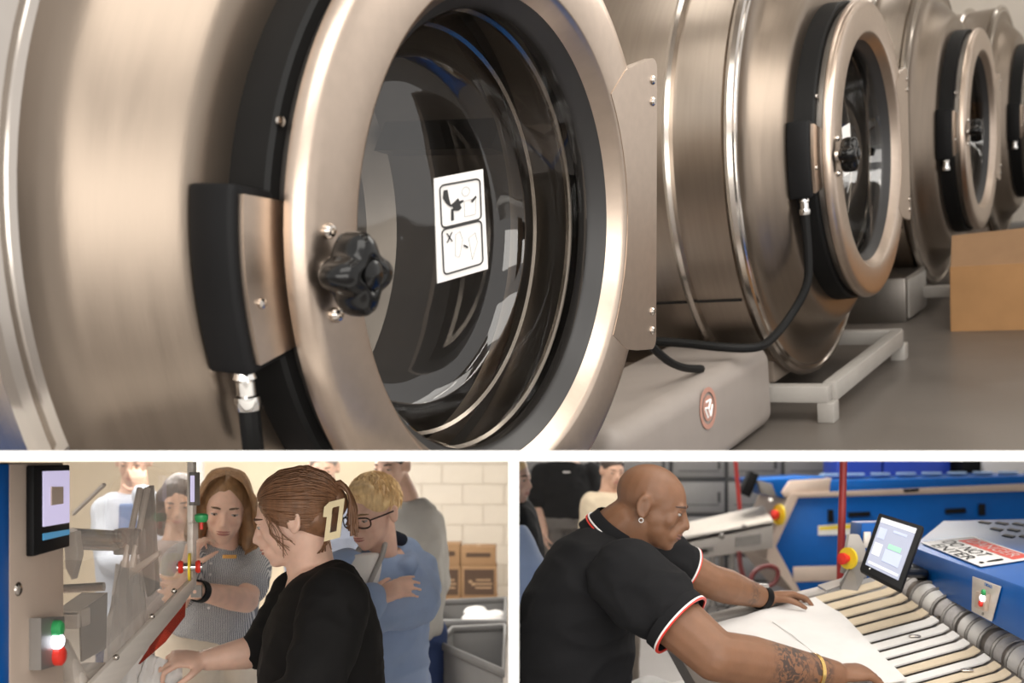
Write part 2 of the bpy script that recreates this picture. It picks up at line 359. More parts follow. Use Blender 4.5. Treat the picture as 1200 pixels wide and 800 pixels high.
sticker_shape('pictogram_arrow', [(.52, .31), (.60, .28), (.59, .265), (.51, .295)], M['ink'])
cs2 = [loc_px(FR2, x, y, 1, .06)*U for x, y in ((989, 207), (998, 201), (996, 144), (987, 149))]
MB().prism(cs2, V(0, .004, 0)).build('instruction_sticker', M['paper'], w2, smooth=False)['label'] = 'small white sticker behind the glass'
# raked floor, wall behind the washers, end wall, ceiling with lamps
def rp(x, y, z): return FR2 @ V(x, y, z)      # room point in washer-2 units
def floor_px(px, py, z=-HF):
    return loc_px(FR2, px, py, 2, z)
fl = MB().prism([rp(-9, -8, -HF), rp(16, -8, -HF), rp(16, 4.2, -HF), rp(-9, 4.2, -HF)], UP*-.06).build('floor', M['concrete'], clip=(Vector((0,0,CLIPZ)), Vector((0,0,-1))), smooth=False); struct(fl)
wb = MB().prism([rp(-9, 4.1, -HF), rp(16, 4.1, -HF), rp(16, 4.1, 5.2), rp(-9, 4.1, 5.2)], -N2*.08).build('wall_back', M['wall_cream'], clip=(Vector((0,0,CLIPZ)), Vector((0,0,-1))), smooth=False); struct(wb)
we = MB().prism([rp(15.9, -8, -HF), rp(15.9, 4.1, -HF), rp(15.9, 4.1, 5.2), rp(15.9, -8, 5.2)], R2*.08).build('wall_end', M['wall_cream'], smooth=False); struct(we)
ce = MB().prism([rp(-6.5, -7, 5.2), rp(16, -7, 5.2), rp(16, 4.2, 5.2), rp(-6.5, 4.2, 5.2)], UP*.06).build('ceiling', M['ceil'], smooth=False); struct(ce)
i = 0
for y in (-5.2, -2.4, .2, 2.4):
    for x in (-5.0, -.5, 4.0, 8.5, 13):
        L_ = thing('ceiling_light', 'linear fluorescent ceiling light above the washers', 'ceiling light', M=FR2 @ Matrix.Translation(V(x, y, 5.16)), group='ceiling lights above the washers')
        MB().box((0, 0, -.03), (1.5, .22, .05)).build('housing', M['lamp_body'], L_, bevel=.005)
        MB().box((0, 0, -.062), (1.44, .16, .016)).build('diffuser', M['lamp'], L_)
# white pedestal with red emblem between the first two washers
pa, pb = floor_px(867, 527), floor_px(912, 496); pyy = (pa.y+pb.y)/2
print('pedestal', pa, pb)
ptop = loc_px(FR2, 850, 432, 1, pyy).z
pleft = loc_px(FR2, 722, 500, 1, pyy).x
pw = pb.x-pleft
PT = thing('pedestal_cabinet', 'white cabinet with round red emblem standing between the first two washers', 'cabinet', M=FR2 @ Matrix.Translation(V((pleft+pb.x)/2, pyy, -HF)))
ph = ptop+HF
cab = MB().box(V(0, .5, ph/2), (pw*U, 1.0*U, ph*U)).build('body', M['off_white'], PT, bevel=.11, seg=8, clip=clip_local(FR2 @ Matrix.Translation(V((pleft+pb.x)/2, pyy, -HF))))
lg = loc_px(FR2, 829, 478, 1, pyy)-Vector(((pleft+pb.x)/2, pyy, -HF))
e = MB(); e.lathe([(.155*U, -.002), (.155*U, -.004), (.12*U, -.004), (.12*U, -.002)], n=40, c=V(lg.x, 0, lg.z)); e.build('emblem_ring', M['logo_red'], PT, smooth=False)
e = MB(); e.lathe([(.095*U, -.002), (.095*U, -.004), (.0001, -.004)], n=32, c=V(lg.x, 0, lg.z)); e.build('emblem_disc', M['logo_red'], PT, smooth=False)
e = MB(); c0 = V(lg.x, 0, lg.z)+Vector((0, -.0045, 0))
for a in (90, 210, 330):
    p = [c0+.07*U*Vector((math.cos(math.radians(a+b)), 0, math.sin(math.radians(a+b)))) for b in (-40, 40)]; e.tube([c0, p[0]], .004, 4); e.tube([p[0], p[1]], .004, 4)
e.build('emblem_mark', M['white'], PT)
# drooping cable behind the pedestal
cp = [loc_px(FR2, *q, 1, pyy+.15)*U for q in ((757, 398), (768, 410), (785, 424), (803, 431), (822, 432))]
tag(MB().tube([FR2 @ p for p in smooth_path(cp, 5)], .030*U, 8).build('cable', M['rubber']), 'short black cable drooping over the white cabinet', 'cable')
# cardboard box, flap and odds and ends by the third washer
M['card'] = mat('cardboard', (.36, .19, .075), .75, 0, .08, 6)
M['card_d'] = mat('cardboard_dark', (.26, .15, .075), .8, 0, .08, 6)
fb = floor_px(1115, 388); print('box', fb)
BX = thing('cardboard_box', 'big brown cardboard box on the floor at the right beside the third washer', 'box', M=FR2 @ Matrix.Translation(V(fb.x, fb.y, -HF)))
bz = loc_px(FR2, 1115, 312, 1, fb.y).z+HF
bxw, bxd = 1.5, 3.0      # along the row and towards the aisle
b_ = MB(); th = .02
b_.box(V(bxw/2, 0, bz/2), (bxw*U, th*U, bz*U)); b_.box(V(bxw/2, -bxd, bz/2), (bxw*U, th*U, bz*U))
b_.box(V(0, -bxd/2, bz/2), (th*U, bxd*U, bz*U)); b_.box(V(bxw, -bxd/2, bz/2), (th*U, bxd*U, bz*U)); b_.box(V(bxw/2, -bxd/2, .02), (bxw*U, bxd*U, th*U)); b_.build('carton', M['card'], BX)
MB().prism([V(0, 0, bz), V(0, -bxd, bz), V(.4, -bxd, bz+.42), V(.35, .05, bz+.30)], V(.012, 0, .012)).build('flap', M['card_d'], BX, smooth=False)
hs = MB()
for j in range(4):
    hs.tube(smooth_path([V(.72+.32*math.cos(a)+.03*j, -1.6+.45*math.sin(a), bz-.22+.11*j+.05*math.sin(a)) for a in np.linspace(0, 6.28, 12)], 3), .05*U, 8)
tag(hs.build('hose_coil', M['rubber'], M=FR2 @ Matrix.Translation(V(fb.x, fb.y, -HF))), 'black hose coil lying in the open cardboard box', 'hose')
# steel supply box between second and third washer
sb = floor_px(1062, 378)
SB = thing('junction_cabinet', 'low grey steel cabinet between the second and third washers', 'cabinet', M=FR2 @ Matrix.Translation(V(sb.x, sb.y, -HF)))
zt = loc_px(FR2, 1062, 325, 1, sb.y).z+HF
MB().box(V(.55, .5, zt/2), (1.1*U, 1.0*U, zt*U)).build('body', M['steel_dark'], SB, bevel=.006)
MB().box(V(.55, -.015, zt/2), (.95*U, .03*U, zt*.85*U)).build('door', M['base'], SB, bevel=.004)
# ------------------------------------------------------------------ white slab edge and partition that part the three rooms
D = 1.40
half = 6/F*D
sl = MB().box((0, D+.05, EYE), (5.2, .10, 2*half)).build('trim_1', M['white'], smooth=False); struct(sl)
xc = (602-PX)/F*D
pw_ = MB().box((xc, D+2.3, (EYE-half)/2), (2*half, 4.6, EYE-half)).build('wall_divider', M['white'], smooth=False); struct(pw_)
# ================================================================== LOWER LEVEL: shared shell
M['floor_lo'] = mat('grey_epoxy_floor', (.27, .25, .235), .4, 0, .06, 2)
M['block'] = mat('painted_block', (.72, .66, .57), .75, 0, .02, 8, .1, 80)
M['mortar'] = mat('painted_mortar', (.70, .64, .55), .85, 0, .02)
M['wall_beige'] = mat('beige_wall', (.70, .60, .45), .75, 0, .03, 1.5)
M['wall_grey'] = mat('grey_wall', (.42, .41, .40), .7, 0, .03)
f_ = MB().box((.5, 6.0, -.05), (15, 18, .1)).build('floor', M['floor_lo'], smooth=False); struct(f_)
M['lamp_soft'] = mat('soft_panel_diffuser', (1, .95, .88), .5, 0, 0, emit=2.2)
M['lamp_lo'] = mat('panel_diffuser', (1, .95, .88), .5, 0, 0, emit=11)
XD = xc-half; XE = xc+half            # faces of the divider
wl = MB().box((-3.6, 10.6, 1.5), (4.6, .1, 3.0)).build('wall_back', M['wall_beige'], smooth=False); struct(wl)
wk = MB().box(((-1.3+XD)/2, 10.62, 1.5), (1.3+XD, .1, 3.0)).build('wall_back', M['mortar'], smooth=False); struct(wk)
bme = None
for r_ in range(15):
    for c_ in range(5):
        x = -1.3+.2+.408*c_-(.204 if r_ % 2 else 0)
        x0, x1 = max(x-.2, -1.295), min(x+.2, XD-.004)
        if x1-x0 < .03: continue
        full = x1-x0 > .395
        if full and bme:
            o = bpy.data.objects.new('block', bme); COL.objects.link(o)
        else:
            o = MB().box((0, 0, 0), (x1-x0, .02, .194)).build('block', M['block'], bevel=.002, seg=1, smooth=False)
            if full: bme = o.data
        o.location = ((x0+x1)/2, 10.566, .1+.2*r_); o.parent = wk
sw = MB().box((-5.95, 6, 1.5), (.1, 9.2, 3.0)).build('wall_left', M['wall_beige'], smooth=False); struct(sw)
wr = MB().box((3.6, 14.9, 1.5), (7.2, .1, 3.0)).build('wall_back', M['wall_grey'], smooth=False); struct(wr)
wr2 = MB().box((7.2, 8.5, 1.2), (.1, 12.8, 2.4)).build('wall_right', M['wall_grey'], smooth=False); struct(wr2)
dv = MB().box((xc, 10.3, 1.2), (2*half, 8.6, 2.4)).build('wall_divider', M['white'], smooth=False); struct(dv)
for x, y, z, nm in ((-2.2, 6.0, 2.5, 'left'), (-2.2, 8.6, 2.7, 'left'), (.95, 5.7, 1.92, 'right'), (2.4, 7.6, 2.25, 'right'), (2.6, 11.2, 2.7, 'right')):  # hidden glowing panels added to brighten the deep lower rooms
    L_ = thing('ceiling_light', 'unseen flat light panel added over the %s lower room' % nm, 'ceiling light', (x, y, z), group='light panels over the lower rooms')
    MB().box((0, 0, .02), (1.6, 1.0, .03)).build('housing', M['lamp_body'], L_, bevel=.004)
    MB().box((0, 0, -.002), (1.5, .9, .012)).build('diffuser', M['lamp_lo'] if y > 6.5 or nm == 'left' else M['lamp_soft'], L_)
def onplane(px, py, P0, N):
    d = Vector(((px-PX)/F, 1, -(py-PY)/F)); P0 = Vector(P0); N = Vector(N); t = (P0-CAM).dot(N)/d.dot(N); return CAM+d*t
# ================================================================== LEFT ROOM: folding machine with clear guard
M['blue'] = mat('blue_enamel', (.0, .092, .37), .38, 0, .04, spec=.22)
M['panel_grey'] = mat('warm_grey_panel', (.56, .45, .37), .42, .2, .03)
M['alu'] = mat('aluminium', (.72, .66, .60), .42, .35, .04, 8, .03, 60, (1, 1, 12))
M['gun'] = mat('dark_metal', (.22, .205, .19), .4, .4, .08)
M['screen'] = mat('lit_display', (.50, .46, .66), .3, 0, .03, emit=.5)
M['screen2'] = mat('lit_display_pale', (.22, .24, .32), .25, 0, .02, emit=.34)
M['screen_blue'] = mat('display_blue_bar', (.05, .25, .45), .3, 0, 0, emit=.3)
M['green'] = mat('green_button', (.03, .33, .10), .35, 0, 0)
M['red'] = mat('red_button', (.70, .035, .02), .35, 0, .02)
M['yellow'] = mat('yellow_plate', (.80, .60, .03), .45, 0, .02)
M['led'] = mat('lit_button', (.85, .88, 1), .4, 0, 0, emit=3)
M['acrylic'] = glass_mat('clear_acrylic', (.95, .94, .93), .02, 1.49, .14, (.80, .75, .70))
M['acrylic_red'] = glass_mat('red_acrylic', (.75, .25, .20), .05, 1.49, .35, (.42, .09, .06))
M['linen'] = mat('white_linen', (.70, .68, .66), .85, 0, .02, 20, .15, 90)
XP = -.80
FM = thing('folding_machine', 'blue and grey folding machine with touchscreen and clear guard at left edge', 'machine', (XP, 1.8, 0))
def fm(v): return Vector(v)-Vector((XP, 1.8, 0))
def side(px, py, x=XP): return fm(onplane(px, py, (x, 0, 0), (1, 0, 0)))
TOPZ = EYE-.012
cabn = MB().box(fm((-1.05, 1.803, TOPZ/2)), (.5, .205, TOPZ)).build('cabinet', M['panel_grey'], FM, bevel=.004)
MB().box(fm((-1.05, 1.675, TOPZ/2)), (.5, .05, TOPZ)).build('blue_front', M['blue'], FM, bevel=.004)
a, b, c, d_ = side(30, 652), side(73, 640), side(73, 541), side(30, 541)
top = TOPZ-.004
sc_ = MB().prism([a, b, Vector((b.x, b.y, top)), Vector((a.x, a.y, top))], (.014, 0, 0)).build('touchscreen', M['plastic_black'], FM, bevel=.003)
def slab_(name, pts, m, par, th=.002, off=.014, x=XP):
    p = [side(*q, x=x)+Vector((off, 0, 0)) for q in pts]; return MB().prism(p, (th, 0, 0)).build(name, m, par, smooth=False)
slab_('display', [(40, 617), (71, 612), (71, 551), (40, 552)], M['screen'], sc_)
slab_('display_window', [(48, 592), (62, 590), (62, 570), (48, 570)], M['panel_grey'], sc_, off=.0165)
slab_('display_bar', [(40, 633), (71, 626), (71, 620), (40, 625)], M['screen_blue'], sc_)
p = side(21, 690); MB().ell(p, (.006, .012, .012)).build('bolt', M['steel_polish'], FM)
cb = slab_('button_station', [(34, 785), (62, 777), (62, 722), (34, 724)], M['gun'], FM, th=.02, off=0)
for nm, q, m, r in (('green_button', (50, 736), M['green'], .014), ('lit_button', (50, 751), M['led'], .013), ('red_button', (52, 768), M['red'], .017)):
    p = side(*q); MB().lathe([(r, 0), (r, .012), (r*.7, .016), (.0001, .017)], n=20).build(nm, m, cb, M=basis((0, 0, 1), (1, 0, 0), (0, 1, 0), p+Vector((.018, 0, 0))))
# guard: sheet, slanted bar, upright rail
GL, GR = W(75, 600, 1.95), W(222, 600, 2.36)
gd = (GR-GL); gd.z = 0; gd.normalize(); gn = Vector((gd.y, -gd.x, 0))
def G(px, py, off=0): return fm(onplane(px, py, GL+gn*off, gn))
gs = MB().prism([G(75, 541), G(221, 541), G(221, 690), G(160, 752), G(75, 835)], -gn*.005).build('clear_guard', M['acrylic'], FM, smooth=False)
MB().prism([G(95, 806, .01), G(221, 677, .01), G(222, 690, .01), G(207, 712, .01), G(112, 826, .01)], gn*.012).build('guard_bar', M['alu'], gs, bevel=.002)
for q in ((204, 692), (178, 722), (136, 770)):
    MB().ell(G(*q, .024), .006).build('guard_bolt', M['steel_polish'], gs)
MB().prism([G(219, 541, .004), G(224, 541, .004), G(224, 686, .004), G(219, 690, .004)], gn*.014).build('guard_rail', M['alu'], gs, bevel=.002)
MB().prism([G(221, 553, .02), G(229, 553, .02), G(229, 592, .02), G(221, 592, .02)], gn*.012).build('hinge', M['gun'], gs, bevel=.002)
MB().prism([G(223, 557, .033), G(227, 557, .033), G(227, 588, .033), G(223, 588, .033)], gn*.002).build('hinge_window', M['screen'], gs)
MB().prism([G(220, 612, .02), G(227, 612, .02), G(227, 632, .02), G(220, 632, .02)], gn*.012).build('hinge', M['alu'], gs, bevel=.002)
es = G(222, 664, .02)
ex = Vector((1, .25, 0)).normalized(); Me = basis((0, 0, 1), ex, Vector((0,0,1)).cross(ex), es)
MB().lathe([(.030, -.0025), (.030, .0025), (.0001, .0025)], n=32).build('stop_plate', M['yellow'], gs, M=Me)
MB().lathe([(.009, -.026), (.009, .026)], n=16).build('stop_stem', M['chrome'], gs, M=Me)
for s in (1, -1):  # left cap is an added solid standing for the mirror image in the sheet
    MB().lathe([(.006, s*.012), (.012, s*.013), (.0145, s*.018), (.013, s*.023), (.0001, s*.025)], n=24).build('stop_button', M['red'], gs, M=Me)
gb = G(236, 606, .05)
MB().lathe([(.011, -.010), (.0145, -.004), (.0145, .005), (.010, .008), (.0001, .009)], n=24, axis='Z').build('beacon', M['green'], gs, M=Matrix.Translation(gb))
MB().lathe([(.004, -.026), (.004, -.010)], n=12, axis='Z').build('beacon_post', M['red'], gs, M=Matrix.Translation(gb))
MB().prism([G(164, 778, .0), G(194, 752, .0), G(217, 722, .0), G(218, 697, .0), G(196, 728, .0)], -gn*.004).build('red_shield', M['acrylic_red'], gs, smooth=False)
# clamps and rollers inside the guard
def P_(px, py, Y): return fm(W(px, py, Y))
MB().cyl(P_(84, 631, 2.15), P_(146, 634, 2.3), .022, n=20).build('clamp_roller', M['steel_polish'], FM)
MB().prism([P_(74, 626, 2.12), P_(88, 622, 2.12), P_(92, 650, 2.12), P_(84, 680, 2.12), P_(76, 665, 2.12)], (0, .03, 0)).build('end_plate', M['alu'], FM, bevel=.003)
MB().box(P_(152, 634, 2.3), (.055, .05, .055)).build('clamp_block', M['gun'], FM, bevel=.004)
for dx in (0, 9):
    MB().tube([P_(146+dx, 664, 2.28), P_(150+dx, 640, 2.28), P_(164+dx, 572, 2.34)], .007, 8).build('clamp_arm', M['alu'], FM)
MB().prism([P_(150, 668, 2.28), P_(185, 645, 2.28), P_(186, 651, 2.28), P_(152, 676, 2.28)], (0, .02, 0)).build('clamp_bar', M['alu'], FM, bevel=.002)
MB().prism([P_(163, 575, 2.42), P_(176, 568, 2.42), P_(183, 690, 2.42), P_(172, 700, 2.42), P_(160, 640, 2.42)], (0, .03, 0)).build('bracket', M['gun'], FM, bevel=.003)
MB().prism([P_(84, 600, 2.6), P_(120, 566, 2.6), P_(121, 569, 2.6), P_(84, 604, 2.6)], (0, .02, 0)).build('tension_bar', M['alu'], FM)
MB().prism([P_(64, 716, 2.05), P_(92, 716, 2.05), P_(92, 737, 2.05), P_(64, 737, 2.05)], (0, .06, 0)).build('channel', M['alu'], FM, bevel=.003)
MB().prism([P_(64, 716, 2.05), P_(92, 716, 2.05), P_(124, 694, 2.25), P_(96, 694, 2.25)], (0, 0, -.006)).build('channel_top', M['alu'], FM, smooth=False)
MB().prism([P_(92, 716, 2.06), P_(124, 694, 2.26), P_(122, 760, 2.26), P_(94, 775, 2.06)], (.004, 0, 0)).build('side_plate', M['gun'], FM, smooth=False)
MB().tube([P_(70, 690, 2.3), P_(122, 687, 2.3)], .010, 10).build('tie_rod', M['steel_polish'], FM)
MB().cyl(P_(66, 757, 1.98), P_(94, 812, 2.02), .024, n=18).build('lower_roller', M['alu'], FM)
MB().box(P_(100, 790, 2.12), (.05, .1, .03)).build('cloth_tray', M['linen'], FM, bevel=.004)
MB().box(fm((-1.1, 2.25, .52)), (.6, .5, 1.04)).build('frame_base', M['panel_grey'], FM, bevel=.01)
def cloth(name, quad, nx, nz, amp, m, seed=0, th=.002, parent=None, freq=9.):
    """hanging or lying cloth between four corners (bl, br, tr, tl), rippled along its face"""
    q = [Vector(v) for v in quad]; nrm = (q[1]-q[0]).cross(q[3]-q[0]).normalized(); mb = MB(); vs = []
    for j in range(nz+1):
        for i in range(nx+1):
            u, v = i/nx, j/nz; p = (q[0]*(1-u)+q[1]*u)*(1-v)+(q[3]*(1-u)+q[2]*u)*v
            vs.append(p+nrm*amp*noise.noise(Vector((u*freq*.6, v*freq*.22, seed)))+nrm*amp*.4*noise.noise(Vector((u*freq*2, v*freq, seed+5))))
    fs = [(j*(nx+1)+i, j*(nx+1)+i+1, (j+1)*(nx+1)+i+1, (j+1)*(nx+1)+i) for j in range(nz) for i in range(nx)]
    n_ = len(vs); vs2 = vs+[v-nrm*th for v in vs]; fs2 = fs+[tuple(k+n_ for k in f[::-1]) for f in fs]
    rim = [i for i in range(nx+1)]+[(j)*(nx+1)+nx for j in range(1, nz+1)]+[nz*(nx+1)+i for i in range(nx-1, -1, -1)]+[j*(nx+1) for j in range(nz-1, 0, -1)]
    fs2 += [(rim[k], rim[(k+1) % len(rim)], rim[(k+1) % len(rim)]+n_, rim[k]+n_) for k in range(len(rim))]
    return mb.add(vs2, fs2).build(name, m, parent, ang=80)
o = cloth('hanging_cloth', [W(112, 830, 2.44), W(180, 830, 2.52), W(166, 655, 2.44), W(136, 660, 2.40)], 24, 24, .03, M['linen'], 3)
tag(o, 'white cloth hanging inside the folding machine behind the guard', 'cloth')
o = cloth('held_cloth', [W(150, 835, 2.46), W(210, 835, 2.52), W(214, 779, 2.505), W(172, 765, 2.48)], 16, 16, .02, M['linen'], 8)
tag(o, 'corner of white cloth held in the hand below the red shield', 'cloth')
# white pipe, bins, cartons
M['pipe'] = mat('white_pipe', (.75, .73, .70), .4, 0, .02)
PP = thing('steel_post', 'pale upright post behind the woman in the striped blouse', 'post', (W(233, 0, 6.0).x, 6.0, 0))
MB().cyl((0, 0, .01), (0, 0, EYE+.25), .03, n=20).build('post', M['pipe'], PP)
MB().box((0, 0, .01), (.16, .16, .02)).build('foot_plate', M['alu'], PP, bevel=.003)
M['bin'] = mat('grey_polyethylene', (.155, .152, .15), .5, 0, .04, 6, .05, 200)
def laundry_bin(label, rim, h0=.12, inset=.06):
    """rim: four corner points, front-left first, going round; tapered tub on castors"""
    c = sum((Vector(r) for r in rim), Vector())/4; t = thing('laundry_bin', label, 'laundry bin', (c.x, c.y, 0), group='grey laundry bins')
    o = Vector((c.x, c.y, 0)); R_ = [Vector(r)-o for r in rim]; zc = R_[0].z
    def lv(k, z): return [Vector((r.x*k, r.y*k, z)) for r in R_]
    mb = MB(); rings = [lv(.80, h0), lv(.96, zc-.02), lv(.93, zc-.02), lv(.77, h0+.02)]
    vs = [p for r in rings for p in r]; fs = [(0,1,2,3)[::-1], (12, 13, 14, 15)]
    for a_ in range(3): fs += [(a_*4+i, a_*4+(i+1)%4, (a_+1)*4+(i+1)%4, (a_+1)*4+i) for i in range(4)]
    mb.add(vs, fs).build('tub', M['bin'], t, bevel=.012)
    rm = MB(); k0, k1 = lv(.92, zc), lv(1.02, zc)
    vs = lv(.92, zc)+lv(1.02, zc)+lv(1.02, zc-.035)+lv(.92, zc-.035); fs = []
    for a_ in range(4): fs += [(a_*4+i, a_*4+(i+1)%4, ((a_+1)%4)*4+(i+1)%4, ((a_+1)%4)*4+i) for i in range(4)]
    rm.add(vs, fs).build('rim', M['bin'], t, bevel=.010)
    for r in lv(.68, 0):
        MB().lathe([(.035, -.015), (.035, .015)], n=16, c=(r.x, r.y, .036)).build('castor', M['rubber'], t)
        MB().cyl((r.x, r.y, .05), (r.x, r.y, h0+.01), .012, n=10).build('castor_stem', M['alu'], t)
    return t, zc
def atz(px, py, z): return onplane(px, py, (0, 0, z), (0, 0, 1))
def keep(v): v = Vector(v); v.x = min(v.x, XD-.025); return v
bz_ = .85
laundry_bin('nearest grey laundry bin in front of the other bin', [keep(atz(512, 750, bz_)), keep((-.03, 4.15, bz_)), keep((-.03, 5.3, bz_)), keep(atz(529, 733, bz_))])
laundry_bin('rear grey laundry bin holding white linen in front of the cartons', [keep(atz(506, 726, bz_)), keep((-.03, 5.40, bz_)), keep((-.03, 6.3, bz_)), keep(atz(515, 702, bz_))])
mb = MB()
for i in range(9):
    mb.ell((-.20+.035*(i % 4), 5.52+.08*(i//2), .80+.012*(i % 3)), (.07, .10, .035), n=14, m=8)
def remesh(mb, voxel, smooth=6, factor=.5, disp=None, dec=None):
    me = mb.mesh('tmp'); o = bpy.data.objects.new('tmp', me); COL.objects.link(o)
    m = o.modifiers.new('r', 'REMESH'); m.mode = 'VOXEL'; m.voxel_size = voxel
    if smooth: s = o.modifiers.new('s', 'SMOOTH'); s.factor = factor; s.iterations = smooth
    if dec: dm = o.modifiers.new('d', 'DECIMATE'); dm.ratio = dec
    dg = bpy.context.evaluated_depsgraph_get(); out = bpy.data.meshes.new_from_object(o.evaluated_get(dg))
    bpy.data.objects.remove(o)
    if disp:
        nv = [v.normal.copy() for v in out.vertices]
        for v, n in zip(out.vertices, nv): v.co += n*disp(v.co)
        out.update()
    return out
o = link('linen_heap', remesh(mb, .012, 4, disp=lambda c: .010*noise.noise(c*22)), M['linen']); o['kind'] = 'stuff'
tag(o, 'white linen piled in the rear grey bin', 'linen')
M['carton'] = mat('brown_carton', (.32, .19, .095), .75, 0, .05, 5)
M['carton_dk'] = mat('printed_dark_carton', (.075, .04, .022), .6, 0, .05, 5)
M['print_tan'] = mat('tan_print', (.40, .26, .15), .7, 0, 0)
def carton(label, px0, px1, py0, py1, Y, dark, depth=.3, zbot=None):
    a, b = W(px0, py1, Y), W(px1, py0, Y); z0 = a.z if zbot is None else zbot; wdt, h = b.x-a.x, b.z-z0
    t = thing('carton', label, 'carton', ((a.x+b.x)/2, Y+depth/2, z0), group='cartons stacked against the wall')
    bd = MB().box((0, 0, h/2), (wdt, depth, h-.002)).build('body', M['carton'], t, bevel=.004)
    if dark:
        MB().box((0, -depth/2-.001, h*.48), (wdt*.86, .002, h*.80)).build('print', M['carton_dk'], t, smooth=False)
        e = MB()
        for j in range(3): e.box((.02*wdt+.1*wdt, -depth/2-.003, h*(.55-.12*j)), (wdt*(.42, .5, .46)[j], .002, h*.05))
        e.build('lettering_lines', M['print_tan'], t, smooth=False)
        e = MB(); e.box((-.25*wdt, -depth/2-.003, h*.5), (wdt*.09, .002, h*.09)); e.box((-.17*wdt, -depth/2-.003, h*.42), (wdt*.09, .002, h*.09)); e.build('logo', M['print_tan'], t, smooth=False)
    else:
        MB().box((0, -depth/2-.001, h*.55), (wdt*.7, .002, h*.22)).build('print', M['carton_dk'], t, smooth=False)
    MB().box((0, 0, h), (wdt*.12, depth*.98, .0015)).build('tape', M['print_tan'], t, smooth=False)
    return t
Yb = 9.6
z1 = W(0, 662.5, Yb).z; z0 = W(0, 700, Yb).z
carton('lower left carton with dark printed face behind the grey sweater', 497, 540, 662.5, 700, Yb, True, zbot=z0)
carton('lower right carton with dark printed face and tan lettering', 541, 582, 662.5, 700, Yb, True, zbot=z0)
carton('upper left brown carton on the stack by the wall', 500, 539, 637, 662, Yb, False, zbot=z1)
carton('upper right brown carton on the stack by the wall', 540, 581, 640, 662, Yb, False, zbot=z1)
carton('bottom carton on the floor under the left stack', 496, 540, 700, 752, Yb, False, zbot=0)
carton('bottom carton on the floor under the right stack', 541, 583, 700, 752, Yb, False, zbot=0)
# ================================================================== RIGHT ROOM: ironers, feed table, lockers
M['locker'] = mat('grey_locker', (.25, .243, .236), .5, .1, .03)
M['locker_dk'] = mat('locker_gap', (.05, .05, .05), .6, 0, 0)
Yk = 14.2; ex_ = [608, 700, 786, 851, 917, 985]; ry = [524, 562, 603, 650]
wd = ['left of the standing man', 'behind the standing man', 'behind the bald man', 'beside the thin red hose', 'nearest the blue bins']
for i in range(5):
    x0, x1 = W(ex_[i], 0, Yk).x, W(ex_[i+1], 0, Yk).x; x0 = max(x0, XE+.02)
    t = thing('locker', 'grey steel locker column '+wd[i], 'locker', ((x0+x1)/2, Yk, 0), group='grey lockers along the back wall')
    zt_ = W(0, ry[0], Yk).z
    MB().box((0, .3, zt_/2), (x1-x0-.004, .6, zt_)).build('carcass', M['locker_dk'], t, bevel=.004)
    for j in range(3):
        za, zb = W(0, ry[j+1], Yk).z, W(0, ry[j], Yk).z
        d = MB().box((0, -.012, (za+zb)/2), (x1-x0-.05, .024, zb-za-.06)).build('door', M['locker'], t, bevel=.008)
        MB().box(((x1-x0)*.5-.10, -.026, (za+zb)/2), (.035, .008, .14)).build('handle', M['locker_dk'], d)
        MB().box((0, -.026, (za+zb)/2-.10), (x1-x0-.2, .004, .012)).build('rib', M['locker_dk'], d)
    MB().box((0, -.012, W(0, ry[3], Yk).z/2), (x1-x0-.05, .024, W(0, ry[3], Yk).z-.06)).build('kick_panel', M['locker'], t, bevel=.006)
M['royal'] = mat('royal_blue_plastic', (.02, .065, .48), .4, 0, .04)
for k, (x0, x1) in enumerate(((981, 1034), (1036, 1114))):
    a, b = W(x0, 0, 13.2).x, W(x1, 0, 13.2).x
    t = thing('blue_bin', ('narrow', 'wide')[k]+' royal blue bin behind the far ironer', 'bin', ((a+b)/2, 13.5, 0), group='royal blue bins')
    MB().prism([(a-(a+b)/2, -.3, .02), (b-(a+b)/2, -.3, .02), (b-(a+b)/2+.0, -.3, EYE+.12), (a-(a+b)/2, -.3, EYE+.12)], (0, .6, 0)).build('tub', M['royal'], t, bevel=.02)
    MB().box((0, 0, EYE+.13), (b-a+.02, .64, .04)).build('rim', M['royal'], t, bevel=.01)
a = W(1168, 548, 13.0)
t = thing('exhaust_drum', 'round white drum on a dark cabinet behind the far ironer', 'drum', (a.x+.12, 13.25, 0))
MB().lathe([(.30, -.25), (.32, -.22), (.32, .22), (.30, .25)], n=40, c=(0, 0, a.z+.10)).build('drum', M['white'], t)
MB().lathe([(.0001, -.26), (.28, -.255), (.30, -.25)], n=40, c=(0, 0, a.z+.10)).build('cover', M['paper'], t)
MB().box((-.15, 0, (a.z-.2)/2), (.9, .6, a.z-.2)).build('cabinet', M['gun'], t, bevel=.01)
MB().box((-.42, 0, a.z+.0), (.24, .5, .42)).build('motor', M['plastic_black'], t, bevel=.03)
# far ironer
Yi = 11.4
def I_(px, py, Y=Yi): return W(px, py, Y)
oi = Vector((I_(1060, 0).x, Yi, 0))
FI = thing('far_ironer', 'blue flatwork ironer with inclined grey feed table standing across the room', 'ironer', oi)
def fi(px, py, Y=Yi): return I_(px, py, Y)-oi
def quadp(name, pts, Y, d, m, par, bevel=0, o=oi): return MB().prism([W(*p, Y)-o for p in pts], (0, d, 0)).build(name, m, par, bevel=bevel, smooth=bool(bevel))
sd = quadp('side_panel', [(907, 640), (936, 582), (1240, 572), (1240, 700), (936, 696)], Yi, 1.3, M['blue'], FI, .01)
quadp('front_cheek', [(898, 655), (900, 640), (927, 577), (938, 577), (909, 640), (940, 697), (934, 697)], Yi-.03, 1.36, M['panel_grey'], FI)
quadp('top_rail', [(926, 578), (1240, 565), (1240, 574), (937, 583)], Yi-.035, .05, M['panel_grey'], FI, .004)
